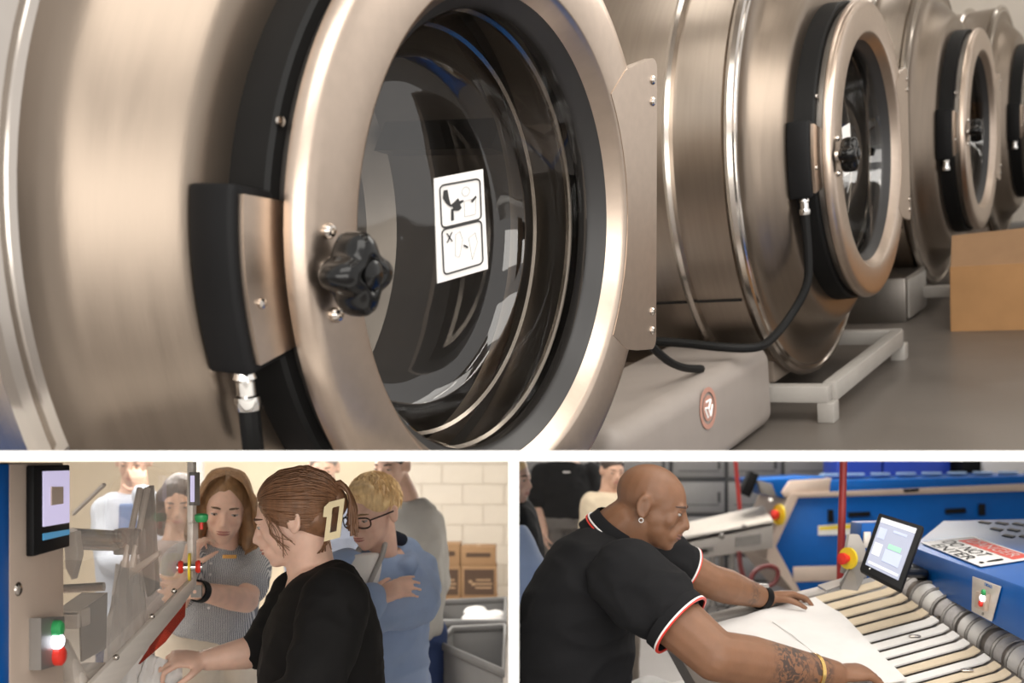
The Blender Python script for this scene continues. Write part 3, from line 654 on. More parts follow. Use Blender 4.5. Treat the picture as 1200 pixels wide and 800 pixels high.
quadp('hood', [(921, 583), (916, 577), (926, 563), (975, 560), (972, 577)], Yi, 1.3, M['panel_grey'], FI, .01)
quadp('hood_cover', [(885, 562), (915, 583), (922, 583), (927, 566), (968, 563), (966, 558)], Yi+.05, 1.2, M['blue'], FI, .01)
tp = quadp('top_cover', [(972, 577), (972, 563), (1240, 556), (1240, 566)], Yi, 1.3, M['blue'], FI, .01)
M['blue_pale'] = mat('pale_blue_panel', (.22, .34, .52), .4, 0, .05)
for j in range(2):
    for i in range(9):
        x0 = 960+i*30
        p = [fi(x0, 558.5, Yi+.25+.5*j), fi(x0+23, 558, Yi+.25+.5*j), fi(x0+23, 558, Yi+.65+.5*j), fi(x0, 558.5, Yi+.65+.5*j)]
        for q in p: q.z = fi(0, 560-.0135*(x0-972)).z+.02
        MB().prism(p, (0, 0, .015)).build('vent_panel', M['blue_pale'], FI, smooth=False)
MB().prism([fi(930, 664, Yi-.05), fi(1010, 662, Yi-.05), fi(1010, 679, Yi-.05), fi(930, 682, Yi-.05)], (0, .03, 0)).build('guard_rail', M['panel_grey'], FI, bevel=.006)
MB().prism([fi(959, 616, Yi-.02), fi(1000, 613, Yi-.02), fi(1000, 626, Yi-.02), fi(959, 627, Yi-.02)], (0, .015, 0)).build('warning_label', M['paper'], FI, smooth=False)
MB().prism([fi(960, 617, Yi-.024), fi(1000, 614, Yi-.024), fi(1000, 619, Yi-.024), fi(960, 621, Yi-.024)], (0, .004, 0)).build('warning_stripe', M['yellow'], FI, smooth=False)
for pts in ([(971, 597), (977, 597), (977, 612), (971, 612)], [(995, 600), (1020, 599), (1020, 605), (995, 606)], [(1109, 596), (1132, 595), (1132, 601), (1109, 602)], [(1148, 590), (1155, 590), (1155, 604), (1148, 604)], [(1058, 573), (1078, 572), (1076, 576), (1060, 577)]):
    MB().prism([fi(*p, Yi-.04) for p in pts], (0, .05, 0)).build('handle_slot', M['plastic_black'], FI, bevel=.004)
quadp('control_panel', [(887, 562), (905, 567), (910, 582), (893, 578)], Yi-.05, .1, M['gun'], FI, .006)
MB().ell(fi(903, 586, Yi-.08), (.022, .02, .022)).build('lamp_white', M['white'], FI)
es2 = fi(912, 603, Yi-.08)
MB().lathe([(.11, 0), (.11, .02), (.0001, .02)], n=28, c=(0, 0, 0)).build('stop_plate', M['yellow'], FI, M=basis((0, 0, 1), (.94, .34, 0), (-.34, .94, 0), es2) @ Matrix.Scale(1, 4))
MB().lathe([(.03, 0), (.055, -.03), (.055, -.06), (.0001, -.08)], n=20).build('stop_button', M['red'], FI, M=basis((0, 0, 1), (.94, .34, 0), (-.34, .94, 0), es2))
mo = MB().prism([fi(868, 578, Yi-.1), fi(879, 583, Yi-.1), fi(890, 556, Yi-.1), fi(880, 552, Yi-.1)], (.04, .35, 0)).build('monitor', M['plastic_black'], FI, bevel=.01)
M['belt_pale'] = mat('pale_belt', (.50, .46, .41), .7, 0, .04)
M['belt_cream'] = mat('cream_belt', (.60, .50, .36), .75, 0, .05)
M['belt_white'] = mat('white_belt', (.70, .68, .65), .75, 0, .03)
M['table_grey'] = mat('table_grey', (.40, .37, .34), .5, .1, .04)
FT = quadp('feed_table', [(791, 640), (797, 629), (906, 611), (906, 642), (800, 657), (791, 655)], Yi-.35, .05, M['table_grey'], FI, .006)
pts = [fi(791, 634, Yi-.35), fi(906, 611, Yi-.35), fi(893, 592, Yi+.6), fi(806, 612, Yi+.6)]
MB().prism(pts, (0, 0, -.04)).build('table_top', M['table_grey'], FI, smooth=False)
for k in range(7):
    a_, b_ = .05+.13*k, .05+.13*k+.10
    q = [pts[0].lerp(pts[3], a_), pts[1].lerp(pts[2], a_), pts[1].lerp(pts[2], b_), pts[0].lerp(pts[3], b_)]
    MB().prism([p+Vector((0, 0, .002)) for p in q], (0, 0, .012)).build('belt', M['belt_pale'], FI, smooth=False)
MB().prism([fi(862, 630, Yi-.37), fi(892, 625, Yi-.37), fi(892, 637, Yi-.37), fi(862, 641, Yi-.37)], (0, .02, 0)).build('vent_grille', M['gun'], FI, smooth=False)
for q in ((818, 645), (812, 648)): MB().prism([fi(q[0], q[1]-3, Yi-.37), fi(q[0]+18, q[1]-5, Yi-.37), fi(q[0]+18, q[1]+1, Yi-.37), fi(q[0], q[1]+3, Yi-.37)], (0, .02, 0)).build('table_slot', M['gun'], FI, smooth=False)
for q in ((805, 647), (846, 628), (872, 617)): MB().ell(fi(*q, Yi-.37), (.03, .02, .03)).build('table_knob', M['gun'], FI)
for px, Y in ((835, Yi-.3), (858, Yi-.3), (845, Yi+.5)):
    top_ = fi(px, 640, Y)
    MB().cyl(Vector((top_.x, Y-Yi, .12)), Vector((top_.x, Y-Yi, top_.z)), .03, n=12).build('table_leg', M['gun'], FI)
    MB().lathe([(.06, -.03), (.065, 0), (.06, .03)], n=18, c=(top_.x, Y-Yi, .066)).build('castor', M['rubber'], FI)
for px, Y in ((945, Yi+.1), (1200, Yi+.1), (945, Yi+1.2), (1200, Yi+1.2)):
    x_ = fi(px, 0, Y).x; MB().box((x_, Y-Yi, .12), (.12, .12, .24)).build('machine_foot', M['gun'], FI, bevel=.01)
# red hoses and the near red pole
M['red_hose'] = mat('red_hose', (.42, .035, .03), .4, 0, .03)
M['maroon'] = mat('maroon_hose', (.14, .022, .022), .45, 0, .05)
tag(MB().tube([(W(862, 0, 11.0).x, 11.0, 3.0), W(862, 540, 11.0), W(867, 597, 11.0)], .022, 8).build('supply_hose', M['red_hose']), 'thin red hose hanging down to the far ironer controls', 'hose')
lp = [W(866, 646, 10.6), W(868, 664, 10.6), W(874, 680, 10.6), W(890, 690, 10.6), W(908, 682, 10.6), W(911, 668, 10.6), W(900, 663, 10.6), W(886, 668, 10.55), W(880, 680, 10.5), W(888, 692, 10.45), W(902, 692, 10.45)]
MB().tube([q-oi for q in smooth_path(lp, 5)], .024, 8).build('hose_loop', M['maroon'], FI)['label'] = 'dark red hose looped beneath the feed table'
PO = thing('red_pole', 'slim red upright pole beside the near yellow emergency stop', 'pole', (W(984, 0, 3.9).x, 3.9, 0))
t0_ = W(989, 520, 3.9)-Vector(PO.location); MB().tube([(.0, 0, .0), (.0, 0, 1.15), t0_], .0135, 14).build('pole', M['red_hose'], PO)
MB().lathe([(.05, 0), (.05, .012), (.02, .02), (.02, .05)], n=20, axis='Z').build('base_flange', M['alu'], PO)
# near ironer: inclined belt table, roller, blue hood, tablet, buttons, danger sign
TS = .205
def T(px, py, up=0):   # point on the inclined feed table
    d = Vector(((px-PX)/F, 1, -(py-PY)/F)); t = (1.123-TS*2.72+up-EYE)/(d.z-TS*d.y); return CAM+d*t
oN = Vector((1.2, 3.0, 0))
NI = thing('near_ironer', 'near blue ironer with belt feed table and danger sign on its hood', 'ironer', oN)
tn = Vector((0, -TS, 1)).normalized()
def n_(v): return Vector(v)-oN
tb = [T(778, 731), T(955, 688), T(1035, 668), T(1240, 780), T(1140, 830), T(835, 830)]
M['gap_grey'] = mat('dark_table_grey', (.20, .175, .155), .5, .3, .05)  # darker grey for the bed below the belts and for the roller
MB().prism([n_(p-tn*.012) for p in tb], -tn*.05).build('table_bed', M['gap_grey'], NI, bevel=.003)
MB().prism([n_(p) for p in (T(778, 731), T(958, 687), T(968, 693), T(800, 735))], -tn*.03).build('table_edge', M['table_grey'], NI, bevel=.002)
MB().prism([n_(p) for p in (T(958, 687), T(1010, 672), T(1016, 677), T(968, 693))], tn*.006).build('table_edge', M['table_grey'], NI, bevel=.002)
cols = 'cccccwwwwcwccccccc'
nb = 14
for k in range(nb):
    t0, t1 = k/nb, (k+.64)/nb
    L0, L1 = Vector((940, 703)).lerp(Vector((1085, 836)), t0), Vector((940, 703)).lerp(Vector((1085, 836)), t1)
    R0, R1 = Vector((1024, 681)).lerp(Vector((1192, 806)), t0), Vector((1024, 681)).lerp(Vector((1192, 806)), t1)
    up_ = T(R1.x, R1.y)+Vector((.026, .012, .010)); up0 = T(R0.x, R0.y)+Vector((.026, .012, .010))
    m = M['belt_cream'] if cols[k] == 'c' else M['belt_white']
    pts = [T(*L0), T(*L1), T(*R1), up_, up0, T(*R0)]
    mb = MB(); a_ = [n_(p) for p in pts]; b_ = [p-tn*.005 for p in a_]
    mb.add(a_+b_, [(0, 1, 2, 5), (5, 2, 3, 4), (6, 11, 8, 7), (11, 10, 9, 8), (0, 6, 7, 1), (1, 7, 8, 2), (2, 8, 9, 3), (3, 9, 10, 4), (4, 10, 11, 5), (5, 11, 6, 0)])
    mb.build('belt', m, NI, smooth=False)
for q in ((1072, 745), (1133, 785), (1095, 722)):
    c_ = T(*q, .004); MB().box(n_(c_), (.030, .016, .006)).build('belt_clip', M['steel_polish'], NI, bevel=.002)
# press roller wrapped in pads
ra, rb = T(1050, 682)+Vector((.02, .01, .0)), T(1216, 792)+Vector((.02, 0, .0))
M['pad'] = mat('grey_woven_pad', (.45, .43, .42), .8, 0, .1, 60, .2, 160)
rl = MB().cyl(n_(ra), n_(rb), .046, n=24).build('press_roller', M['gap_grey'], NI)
for t0, t1, mm in ((.02, .16, 'pad'), (.20, .36, 'belt_white'), (.39, .52, 'pad'), (.56, .70, 'belt_white'), (.74, .84, 'pad'), (.88, .98, 'belt_white')):
    MB().cyl(n_(ra.lerp(rb, t0)), n_(ra.lerp(rb, t1)), .0485, n=24).build('roller_pad', M[mm], rl)
for k in range(12):
    c_ = ra.lerp(rb, (k+.5)/12); ax = (rb-ra).normalized()
    u_ = Vector((-.75, 0, .66)); u_ = (u_-ax*u_.dot(ax)).normalized(); v_ = ax.cross(u_)
    MB().tube([n_(c_+u_*.052*math.cos(a)+v_*.052*math.sin(a)) for a in np.linspace(-1.7, 1.3, 9)], .005, 6).build('belt_guide', M['gun'], NI)
# hood
ha, hb, hc, hd = W(1068, 679, 3.5), W(1232, 769, 2.45), W(1232, 699, 2.45), W(1078, 640, 3.5)
hd = Vector((ha.x, ha.y, W(0, 640, 3.5).z)); hc = Vector((hb.x, hb.y, hc.z))
he, hf = W(1105, 610, 4.6), W(1290, 606, 4.8)
HN = (hc-hd).cross(he-hd).normalized()
hf = onplane(1290, 606, hd, HN)
ga, gb_ = he.copy(), hf.copy(); ga.z = ha.z; gb_.z = ha.z
hood = MB().hexa([n_(p) for p in (ha, hb, gb_, ga, hd, hc, hf, he)]).build('hood', M['blue'], NI, bevel=.006)
FN = (hb-ha).cross(hd-ha).normalized()
if FN.x > 0: FN = -FN
def HF_(px, py, off=.003): return n_(onplane(px, py, ha+FN*off, FN))
pln = MB().prism([HF_(1141, 675), HF_(1174, 687), HF_(1163, 728), HF_(1140, 716)], FN*.004).build('button_plate', M['alu'], NI, bevel=.0015)
bx_ = MB().prism([HF_(1148, 692, .007), HF_(1161, 696, .007), HF_(1158, 716, .007), HF_(1146, 711, .007)], FN*.010).build('switch_body', M['panel_grey'], pln, bevel=.002)
for nm, q, m in (('green_button', (1154, 694), 'green'), ('lit_button', (1152.5, 700.5), 'led'), ('red_button', (1150.5, 707), 'red')):
    c_ = HF_(*q, .018); MB().lathe([(.0085, 0), (.0085, .006), (.006, .008), (.0001, .0085)], n=18).build(nm, M[m], pln, M=basis(Vector((0, 0, 1)).cross(FN).normalized()*-1, FN, Vector((0,0,1)), c_))
fx = (hb-ha).normalized(); fy = FN.cross(fx).normalized();
if fy.z < 0: fy = -fy
M['ink_blue'] = mat('blue_ink', (.02, .12, .35), .5, 0, 0)
text('lettering', 'CHICAGO', .0115, M['ink_blue'], pln, basis(fx, fy, fx.cross(fy), HF_(1158, 686, .0085)))
MB().ell(HF_(1152, 719, .008), .004).build('key_lock', M['gun'], pln)
MB().prism([HF_(1068, 676, .004), HF_(1086, 686, .004), HF_(1088, 668, .004), HF_(1071, 660, .004)], FN*.03).build('tablet_bracket', M['plastic_black'], NI, bevel=.003)
# hood top: sign and slots
if HN.z < 0: HN = -HN
def HT(px, py, off=.004): return n_(onplane(px, py, hd+HN*off, HN))
sg = MB().prism([HT(1079, 636), HT(1149, 664), HT(1216, 654), HT(1140, 629)], HN*.002).build('danger_sign', M['paper'], NI, smooth=False)
s0, s1, s3 = HT(1149, 664, .0065), HT(1216, 654, .0065), HT(1079, 636, .0065)
rx = (s1-s0); ryv = (s3-s0)
M['sign_red'] = mat('sign_red', (.68, .07, .04), .5, 0, .02)
def SG(u, v): return s3+(s0-s3)*u+(HT(1140, 629, .0065)-s3)*v   # u towards the aisle, v along the hood
MB().prism([SG(.08, .62), SG(.94, .62), SG(.94, .96), SG(.08, .96)], HN*.001).build('sign_band', M['sign_red'], sg, smooth=False)
ux = (s0-s3); vy = (HT(1140, 629, .0065)-s3)
Mt = lambda c: basis(ux.normalized(), vy.normalized(), HN, c)
lu, lv = ux.length, vy.length
def sign_text(s, u, v, wdt, h, m):
    o = text('lettering', s, 1, m, sg, Matrix.Identity(4)); xs = [q.co.x for q in o.data.vertices]; ys = [q.co.y for q in o.data.vertices]
    kx, ky = wdt*lu/(max(xs)-min(xs)), h*lv/(max(ys)-min(ys)); cx, cy = (max(xs)+min(xs))/2, (max(ys)+min(ys))/2
    c_ = SG(u, v)+HN*.0016; ox, oy = ux/lu, vy/lv
    for q in o.data.vertices: x, y = (q.co.x-cx)*kx, (q.co.y-cy)*ky; q.co = c_+ox*x+oy*y+HN*.0002
    o.data.update(); return o
sign_text('DANGER', .52, .79, .72, .22, M['paper'])
sign_text('DO NOT', .40, .42, .66, .24, M['ink'])
sign_text('ENTER', .46, .14, .62, .2, M['ink'])
sign_text('!', .90, .30, .05, .4, M['ink'])
for j in range(3):
    for i in range(6):
        x0, y0 = 1146+i*20+j*14, 612+j*8+i*1.0
        if x0 > 1225: continue
        MB().prism([HT(x0, y0, .001), HT(x0+12, y0+2.2, .001), HT(x0+16, y0+.8, .001), HT(x0+4, y0-1.4, .001)], HN*.004).build('vent_slot', M['ink'], NI, smooth=False)
# cheek plate with emergency stop left of the tablet
ck = MB().prism([n_(W(987, 672, 3.52)), n_(W(1018, 668, 3.52)), n_(W(1014, 640, 3.52)), n_(W(1007, 626, 3.52)), n_(W(995, 626, 3.52))], (0, .03, 0)).build('cheek_plate', M['table_grey'], NI, bevel=.004)
MB().prism([n_(W(1008, 640, 3.60)), n_(W(1040, 648, 3.60)), n_(W(1044, 612, 3.60)), n_(W(1010, 613, 3.60))], (0, .12, 0)).build('hood_end', M['blue'], NI, bevel=.004)
MB().prism([n_(W(1012, 642, 3.58)), n_(W(1020, 642, 3.58)), n_(W(1021, 623, 3.58)), n_(W(1013, 623, 3.58))], (0, .012, 0)).build('switch_plate', M['alu'], NI, bevel=.002)
ec = n_(W(994, 654, 3.47)); Mx_ = basis((0, 0, 1), (-.85, -.53, 0), (.53, -.85, 0), ec)
MB().lathe([(.036, -.004), (.036, .004), (.0001, .004)], n=28).build('stop_plate', M['yellow'], NI, M=Mx_)
MB().lathe([(.012, .004), (.012, .016), (.019, .02), (.019, .032), (.0001, .036)], n=22).build('stop_button', M['red'], NI, M=Mx_)
MB().prism([n_(T(1005, 692)), n_(T(985, 690)), n_(T(985, 690)+Vector((0, 0, .02))), n_(T(1000, 676)+Vector((0, 0, .05))), n_(T(1022, 676)+Vector((0, 0, .05)))], (.01, .04, 0)).build('belt_cheek', M['gun'], NI, smooth=False)
# legs and base cabinet of the near ironer
MB().box(n_((2.25, 3.35, .60)), (1.7, 1.6, 1.2)).build('base_cabinet', M['blue'], NI, bevel=.01)
for x_, y_ in ((.72, 2.75), (.66, 3.2), (1.2, 2.6)):
    zt_ = 1.123+TS*(y_-2.72)-.06; MB().box(n_((x_, y_, zt_/2)), (.05, .05, zt_)).build('table_leg', M['table_grey'], NI, bevel=.004)
# tablet screen
tl, tr, br, bl = W(1030, 600, 3.06), W(1083, 616, 2.98), W(1056, 691, 2.88), W(1007, 666, 2.96)
oT = (tl+tr+br+bl)/4
TB = thing('touch_tablet', 'black tablet screen with pale display mounted at the near ironer', 'screen', oT)
tln = (tr-tl).cross(bl-tl).normalized()
if tln.y > 0: tln = -tln
def q_(u, v, off=0): return tl*(1-u)*(1-v)+tr*u*(1-v)+br*u*v+bl*(1-u)*v+tln*off-oT
MB().prism([q_(0, 0), q_(1, 0), q_(1, 1), q_(0, 1)], -tln*.022).build('housing', M['plastic_black'], TB, bevel=.005)
ds = MB().prism([q_(.10, .08, .001), q_(.88, .08, .001), q_(.88, .90, .001), q_(.10, .90, .001)], tln*.001).build('display', M['screen2'], TB, smooth=False)
M['ui_green'] = mat('display_green', (.2, .55, .3), .3, 0, 0, emit=.35)
M['ui_white'] = mat('display_white', (.45, .46, .5), .3, 0, 0, emit=.35)
M['ui_blue'] = mat('display_slate', (.30, .34, .48), .3, 0, 0, emit=.35)
for u0, v0, u1, v1, m in ((.10, .08, .88, .16, 'ui_white'), (.44, .45, .72, .52, 'ui_green'), (.40, .54, .78, .74, 'ui_blue'), (.14, .24, .30, .42, 'ui_blue'), (.44, .22, .74, .26, 'ui_blue'), (.14, .82, .84, .86, 'ui_white'), (.14, .5, .32, .7, 'ui_white')):
    MB().prism([q_(u0, v0, .0022), q_(u1, v0, .0022), q_(u1, v1, .0022), q_(u0, v1, .0022)], tln*.0006).build('display_field', M[m], ds, smooth=False)
MB().ell(q_(.22, .93, .002), .0022).build('home_button', M['white'], TB)
p0 = q_(.7, .8, -.03); MB().tube([q_(.6, .5, -.02), q_(.8, .6, -.06), n_(W(1085, 672, 3.36))+oN-oT], .014, 10).build('arm', M['plastic_black'], TB)
# linen on the table, linen cart below
def sheet(name, poly_l, poly_r, n, m, lift=.006, amp=.006):
    """cloth lying on the inclined table, between a left and a right pixel polyline"""
    nu, nv = n; vs = []
    def along(pl, t):
        k = t*(len(pl)-1); i = min(int(k), len(pl)-2); return Vector(pl[i]).lerp(Vector(pl[i+1]), k-i)
    for j in range(nv+1):
        a_, b_ = along(poly_l, j/nv), along(poly_r, j/nv)
        for i in range(nu+1):
            p = a_.lerp(b_, i/nu); q = T(p.x, p.y)
            h = lift+amp*(.6+noise.noise(q*7)+.5*noise.noise(q*16)); vs.append(q+tn*max(h, .002))
    fs = [(j*(nu+1)+i, j*(nu+1)+i+1, (j+1)*(nu+1)+i+1, (j+1)*(nu+1)+i) for j in range(nv) for i in range(nu)]
    o_ = len(vs); vs2 = vs+[v-tn*.004 for v in vs]; fs2 = fs+[tuple(k+o_ for k in f[::-1]) for f in fs]
    rim = [i for i in range(nu+1)]+[j*(nu+1)+nu for j in range(1, nv+1)]+[nv*(nu+1)+i for i in range(nu-1, -1, -1)]+[j*(nu+1) for j in range(nv-1, 0, -1)]
    fs2 += [(rim[k], rim[(k+1) % len(rim)], rim[(k+1) % len(rim)]+o_, rim[k]+o_) for k in range(len(rim))]
    return MB().add(vs2, fs2).build(name, m, ang=80)
o = sheet('white_sheet', [(836, 733), (845, 752), (858, 778), (868, 812), (880, 835)], [(955, 702), (985, 722), (1018, 755), (1046, 782), (1062, 800)], (40, 40), M['linen'])
tag(o, 'white sheet spread over the feed belts under both hands of the bald man', 'sheet')
o = MB().tube([T(*q, .012) for q in ((905, 728), (930, 745), (985, 790), (1000, 812))], .0014, 6).build('sheet_fold', M['linen'], o)
CT = thing('linen_cart', 'low cart heaped with white linen below the feed table', 'cart', (W(790, 0, 3.5).x, 3.5, 0))
MB().box((0, 0, .45), (.42, .5, .66)).build('tub', M['bin'], CT, bevel=.02)
for x_ in (-.15, .15):
    for y_ in (-.18, .18): MB().lathe([(.05, -.02), (.055, 0), (.05, .02)], n=16, c=(x_, y_, .056)).build('castor', M['rubber'], CT); MB().cyl((x_, y_, .08), (x_, y_, .13), .012, n=8).build('castor_stem', M['alu'], CT)
mb = MB()
for i in range(10): mb.ell((CT.location.x+random.uniform(-.13, .13), 3.5+random.uniform(-.17, .17), .84+random.uniform(-.02, .05)), (.11, .11, .06), n=14, m=8)
o = link('linen_heap', remesh(mb, .014, 4, disp=lambda c: .014*noise.noise(c*18)), M['linen']); o['kind'] = 'stuff'
tag(o, 'white linen heaped on the low cart below the feed table', 'linen')
# ================================================================== PEOPLE
from mathutils.bvhtree import BVHTree
def skin_mat(name, col, tattoos=None):
    m = mat(name, col, .48, 0, .07, 30, .06, 220, sss=.12, spec=.4)
    if tattoos:   # flat inked areas: ellipsoidal patches broken up by swirls
        nt = m.node_tree; L = nt.links.new; b = nt.nodes['Principled BSDF']; src = b.inputs['Base Color'].links[0].from_socket
        tc = nt.nodes.new('ShaderNodeTexCoord'); tot = None
        for c, r in tattoos:
            vd = nt.nodes.new('ShaderNodeVectorMath'); vd.operation = 'DISTANCE'; L(tc.outputs['Object'], vd.inputs[0]); vd.inputs[1].default_value = c
            mr = nt.nodes.new('ShaderNodeMapRange'); mr.inputs[1].default_value = r; mr.inputs[2].default_value = r*.75; L(vd.outputs['Value'], mr.inputs[0])
            if tot is None: tot = mr.outputs[0]
            else:
                mx = nt.nodes.new('ShaderNodeMath'); mx.operation = 'MAXIMUM'; L(tot, mx.inputs[0]); L(mr.outputs[0], mx.inputs[1]); tot = mx.outputs[0]
        no = nt.nodes.new('ShaderNodeTexNoise'); no.inputs['Scale'].default_value = 42; no.inputs['Detail'].default_value = 2; no.inputs['Distortion'].default_value = 2.2; L(tc.outputs['Object'], no.inputs['Vector'])
        cr = nt.nodes.new('ShaderNodeValToRGB'); cr.color_ramp.elements[0].position = .44; cr.color_ramp.elements[1].position = .54; L(no.outputs['Fac'], cr.inputs[0])
        mu = nt.nodes.new('ShaderNodeMath'); mu.operation = 'MULTIPLY'; L(tot, mu.inputs[0]); L(cr.outputs[0], mu.inputs[1])
        m8 = nt.nodes.new('ShaderNodeMath'); m8.operation = 'MULTIPLY'; m8.inputs[1].default_value = .82; L(mu.outputs[0], m8.inputs[0])
        mix = nt.nodes.new('ShaderNodeMix'); mix.data_type = 'RGBA'; L(m8.outputs[0], mix.inputs[0]); L(src, mix.inputs[6]); mix.inputs[7].default_value = (.035, .03, .028, 1)
        L(mix.outputs[2], b.inputs['Base Color'])
    return m
def cloth_mat(name, col, stripes=None, rough=.85, bs=350):
    m = mat(name, col, rough, 0, .05, 14, .12, bs, spec=.2)
    if stripes:
        nt = m.node_tree; L = nt.links.new; b = nt.nodes['Principled BSDF']; src = b.inputs['Base Color'].links[0].from_socket
        tc = nt.nodes.new('ShaderNodeTexCoord'); wv = nt.nodes.new('ShaderNodeTexWave'); wv.bands_direction = stripes[2]; wv.inputs['Scale'].default_value = stripes[1]; wv.inputs['Distortion'].default_value = .6; wv.inputs['Detail'].default_value = 1
        L(tc.outputs['Object'], wv.inputs['Vector']); cr = nt.nodes.new('ShaderNodeValToRGB'); cr.color_ramp.elements[0].position = .45; cr.color_ramp.elements[1].position = .6; L(wv.outputs['Fac'], cr.inputs[0])
        mix = nt.nodes.new('ShaderNodeMix'); mix.data_type = 'RGBA'; L(cr.outputs[0], mix.inputs[0]); L(src, mix.inputs[6]); mix.inputs[7].default_value = (*stripes[0], 1); L(mix.outputs[2], b.inputs['Base Color'])
    return m
def hair_mat(name, col): return mat(name, col, .42, 0, .24, 90, .25, 160, spec=.5, stretch=(1, 1, .35))
M['eye_white'] = mat('eye_white', (.40, .37, .345), .25, 0, .02)
M['iris'] = mat('dark_iris', (.03, .02, .015), .15, 0, 0)
M['lip'] = mat('lips', (.42, .16, .13), .45, 0, .04)
M['lip_dk'] = mat('lips_dark', (.16, .07, .055), .45, 0, .04)
M['shoe'] = mat('dark_shoe', (.03, .028, .026), .5, 0, .05)
M['gold'] = mat('gold', (.80, .55, .20), .25, 1, .03)
def wrinkle(k=.010, sc=(9, 9, 16), seed=0):
    def f(c):
        q = Vector((c.x*sc[0], c.y*sc[1], c.z*sc[2])); w = Vector((noise.noise(q*.6+Vector((seed, 0, 0))), noise.noise(q*.6+Vector((0, seed+3, 0))), 0))*1.5
        a = noise.noise(q+w+Vector((seed, seed, 0))); return k*(1-2*abs(a))*.6+k*.4*noise.noise(q*.5+Vector((7, seed, 1)))
    return f
class Person:
    def __init__(s, label, loc, voxel=.005, cat='person'):
        s.loc = Vector((loc[0], loc[1], 0)); s.t = thing('person', label, cat, s.loc); s.skin = MB(); s.voxel = voxel; s.H = None; s.clip = None; s.bvh = None
    def part(s, name, mb, m, parent=None, voxel=None, smooth=6, factor=.5, disp=None, dec=None, ang=80):
        me = remesh(mb, voxel, smooth, factor, disp, dec) if voxel else mb.mesh(name)
        if s.clip:
            bm = bmesh.new(); bm.from_mesh(me); bmesh.ops.bisect_plane(bm, geom=bm.verts[:]+bm.edges[:]+bm.faces[:], plane_co=s.clip[0], plane_no=s.clip[1], clear_outer=True); bm.to_mesh(me); bm.free()
            if not len(me.polygons): return None
        o = link(name, me, m, parent or s.t, ang=ang)
        if not parent: o.location = -s.loc
        return o
    # -- head
    def head(s, c, f, up=(0, 0, 1), k=1., neck=None, nr=.055, jaw=1.):
        f = Vector(f).normalized(); up = Vector(up); u = (up-f*up.dot(f)).normalized(); l = u.cross(f)
        s.H = basis(f*k, l*k, u*k, c); s.k = k; R = basis(f, l, u).to_3x3(); mb = s.skin
        def e(p, r): mb.ell(s.H @ Vector(p), tuple(q*k for q in r), R, 20, 14)
        def cp(a, b, r0, r1): mb.cap(s.H @ Vector(a), s.H @ Vector(b), r0*k, r1*k, 12)
        e((-.014, 0, .032), (.098, .075, .082)); e((.022, 0, .012), (.072, .064, .088))
        e((.028, 0, -.052), (.056, .054*jaw, .054)); e((.050, 0, -.078), (.036, .036*jaw, .034)); e((.070, 0, -.094), (.020, .024, .018)); e((.018, 0, -.026), (.064, .0625*jaw**.5, .070))
        cp((.084, .030, .020), (.084, -.030, .020), .012, .012)
        for q in (1, -1):
            e((.060, q*.038, -.022), (.024, .020, .026)); e((-.008, q*.0780, -.006), (.018, .0075, .030)); e((.078, q*.033, -.001), (.010, .017, .012))
            e((.036, q*.032, -.046), (.036, .024, .036)); e((.097, q*.0105, -.034), (.0105, .0085, .0085))
            # ear: rim and lobe
            er = [(-.010-.016*math.cos(a)+.10*.03*math.sin(a)*-1, q*(.0825+.004*math.cos(a)), -.003+.028*math.sin(a)) for a in np.linspace(-1.7, 2.0, 9)]
            for a_, b_ in zip(er[:-1], er[1:]): cp(a_, b_, .0062, .0062)
        cp((.090, 0, .008), (.109, 0, -.030), .0085, .0118); e((.090, 0, -.046), (.016, .024, .020)); e((.076, 0, -.064), (.024, .034, .026))
        e((.086, 0, -.062), (.016, .026, .014)); cp((.09, .016, -.058), (.09, -.016, -.058), .008, .008)
        if neck is not None:
            n0 = s.H @ Vector((-.022, 0, -.055)); mb.cap(n0, neck, nr*.96, nr*1.08, 18)
    def face(s, brow=(.05, .03, .02), lip='lip', eyes=True, sides=(1, -1), body=None):
        me = body.data; off = Vector(body.location)+s.loc
        bv = BVHTree.FromPolygons([v.co+off for v in me.vertices], [tuple(p.vertices) for p in me.polygons]); s.bvh = bv
        k = s.k; R = s.H.to_3x3().normalized(); f = R @ Vector((1, 0, 0))
        def hit(y, z, back=0):
            o = s.H @ Vector((.132, y, z)); h = bv.ray_cast(o, -f)[0]
            return (h if h else s.H @ Vector((.09, y, z)))-f*back
        s.hit = hit
        bm_ = mat('brow_'+str(id(s)), brow, .7, 0, .1)
        for q in sides:
            if eyes:
                p = hit(q*.033, .001)
                s.part('eye', MB().ell(p-f*.0036*k-R @ Vector((0, q*.001*k, 0)), (.0074*k, .0128*k, .0064*k), R, 16, 10), M['eye_white'])
                s.part('iris', MB().ell(p-f*.0012*k+R @ Vector((0, 0, -.0010)), (.0056*k, .0058*k, .0054*k), R, 14, 8), M['iris'])
                s.part('eyelid', MB().ell(p-f*.0036*k+R @ Vector((0, -q*.001*k, .0060*k)), (.0082*k, .0140*k, .0050*k), R, 16, 10), me.materials[0])
                lid = [p+R @ Vector((x*k, q*d*k, z*k)) for x, d, z in ((-.0036, -.012, .0004), (.0024, -.006, .0016), (.0040, 0, .0020), (.0024, .006, .0016), (-.0040, .011, .0004))]
                s.part('eyelash', MB().tube(lid, [.0006*k, .0011*k, .0012*k, .0011*k, .0006*k], 6), bm_)
            br = [hit(q*y, z, .0012*k) for y, z in ((.014, .0205), (.022, .0225), (.030, .0235), (.038, .0225), (.045, .019))]
            s.part('eyebrow', MB().tube(br, [.0028*k, .0040*k, .0040*k, .0034*k, .0015*k], 6), bm_)
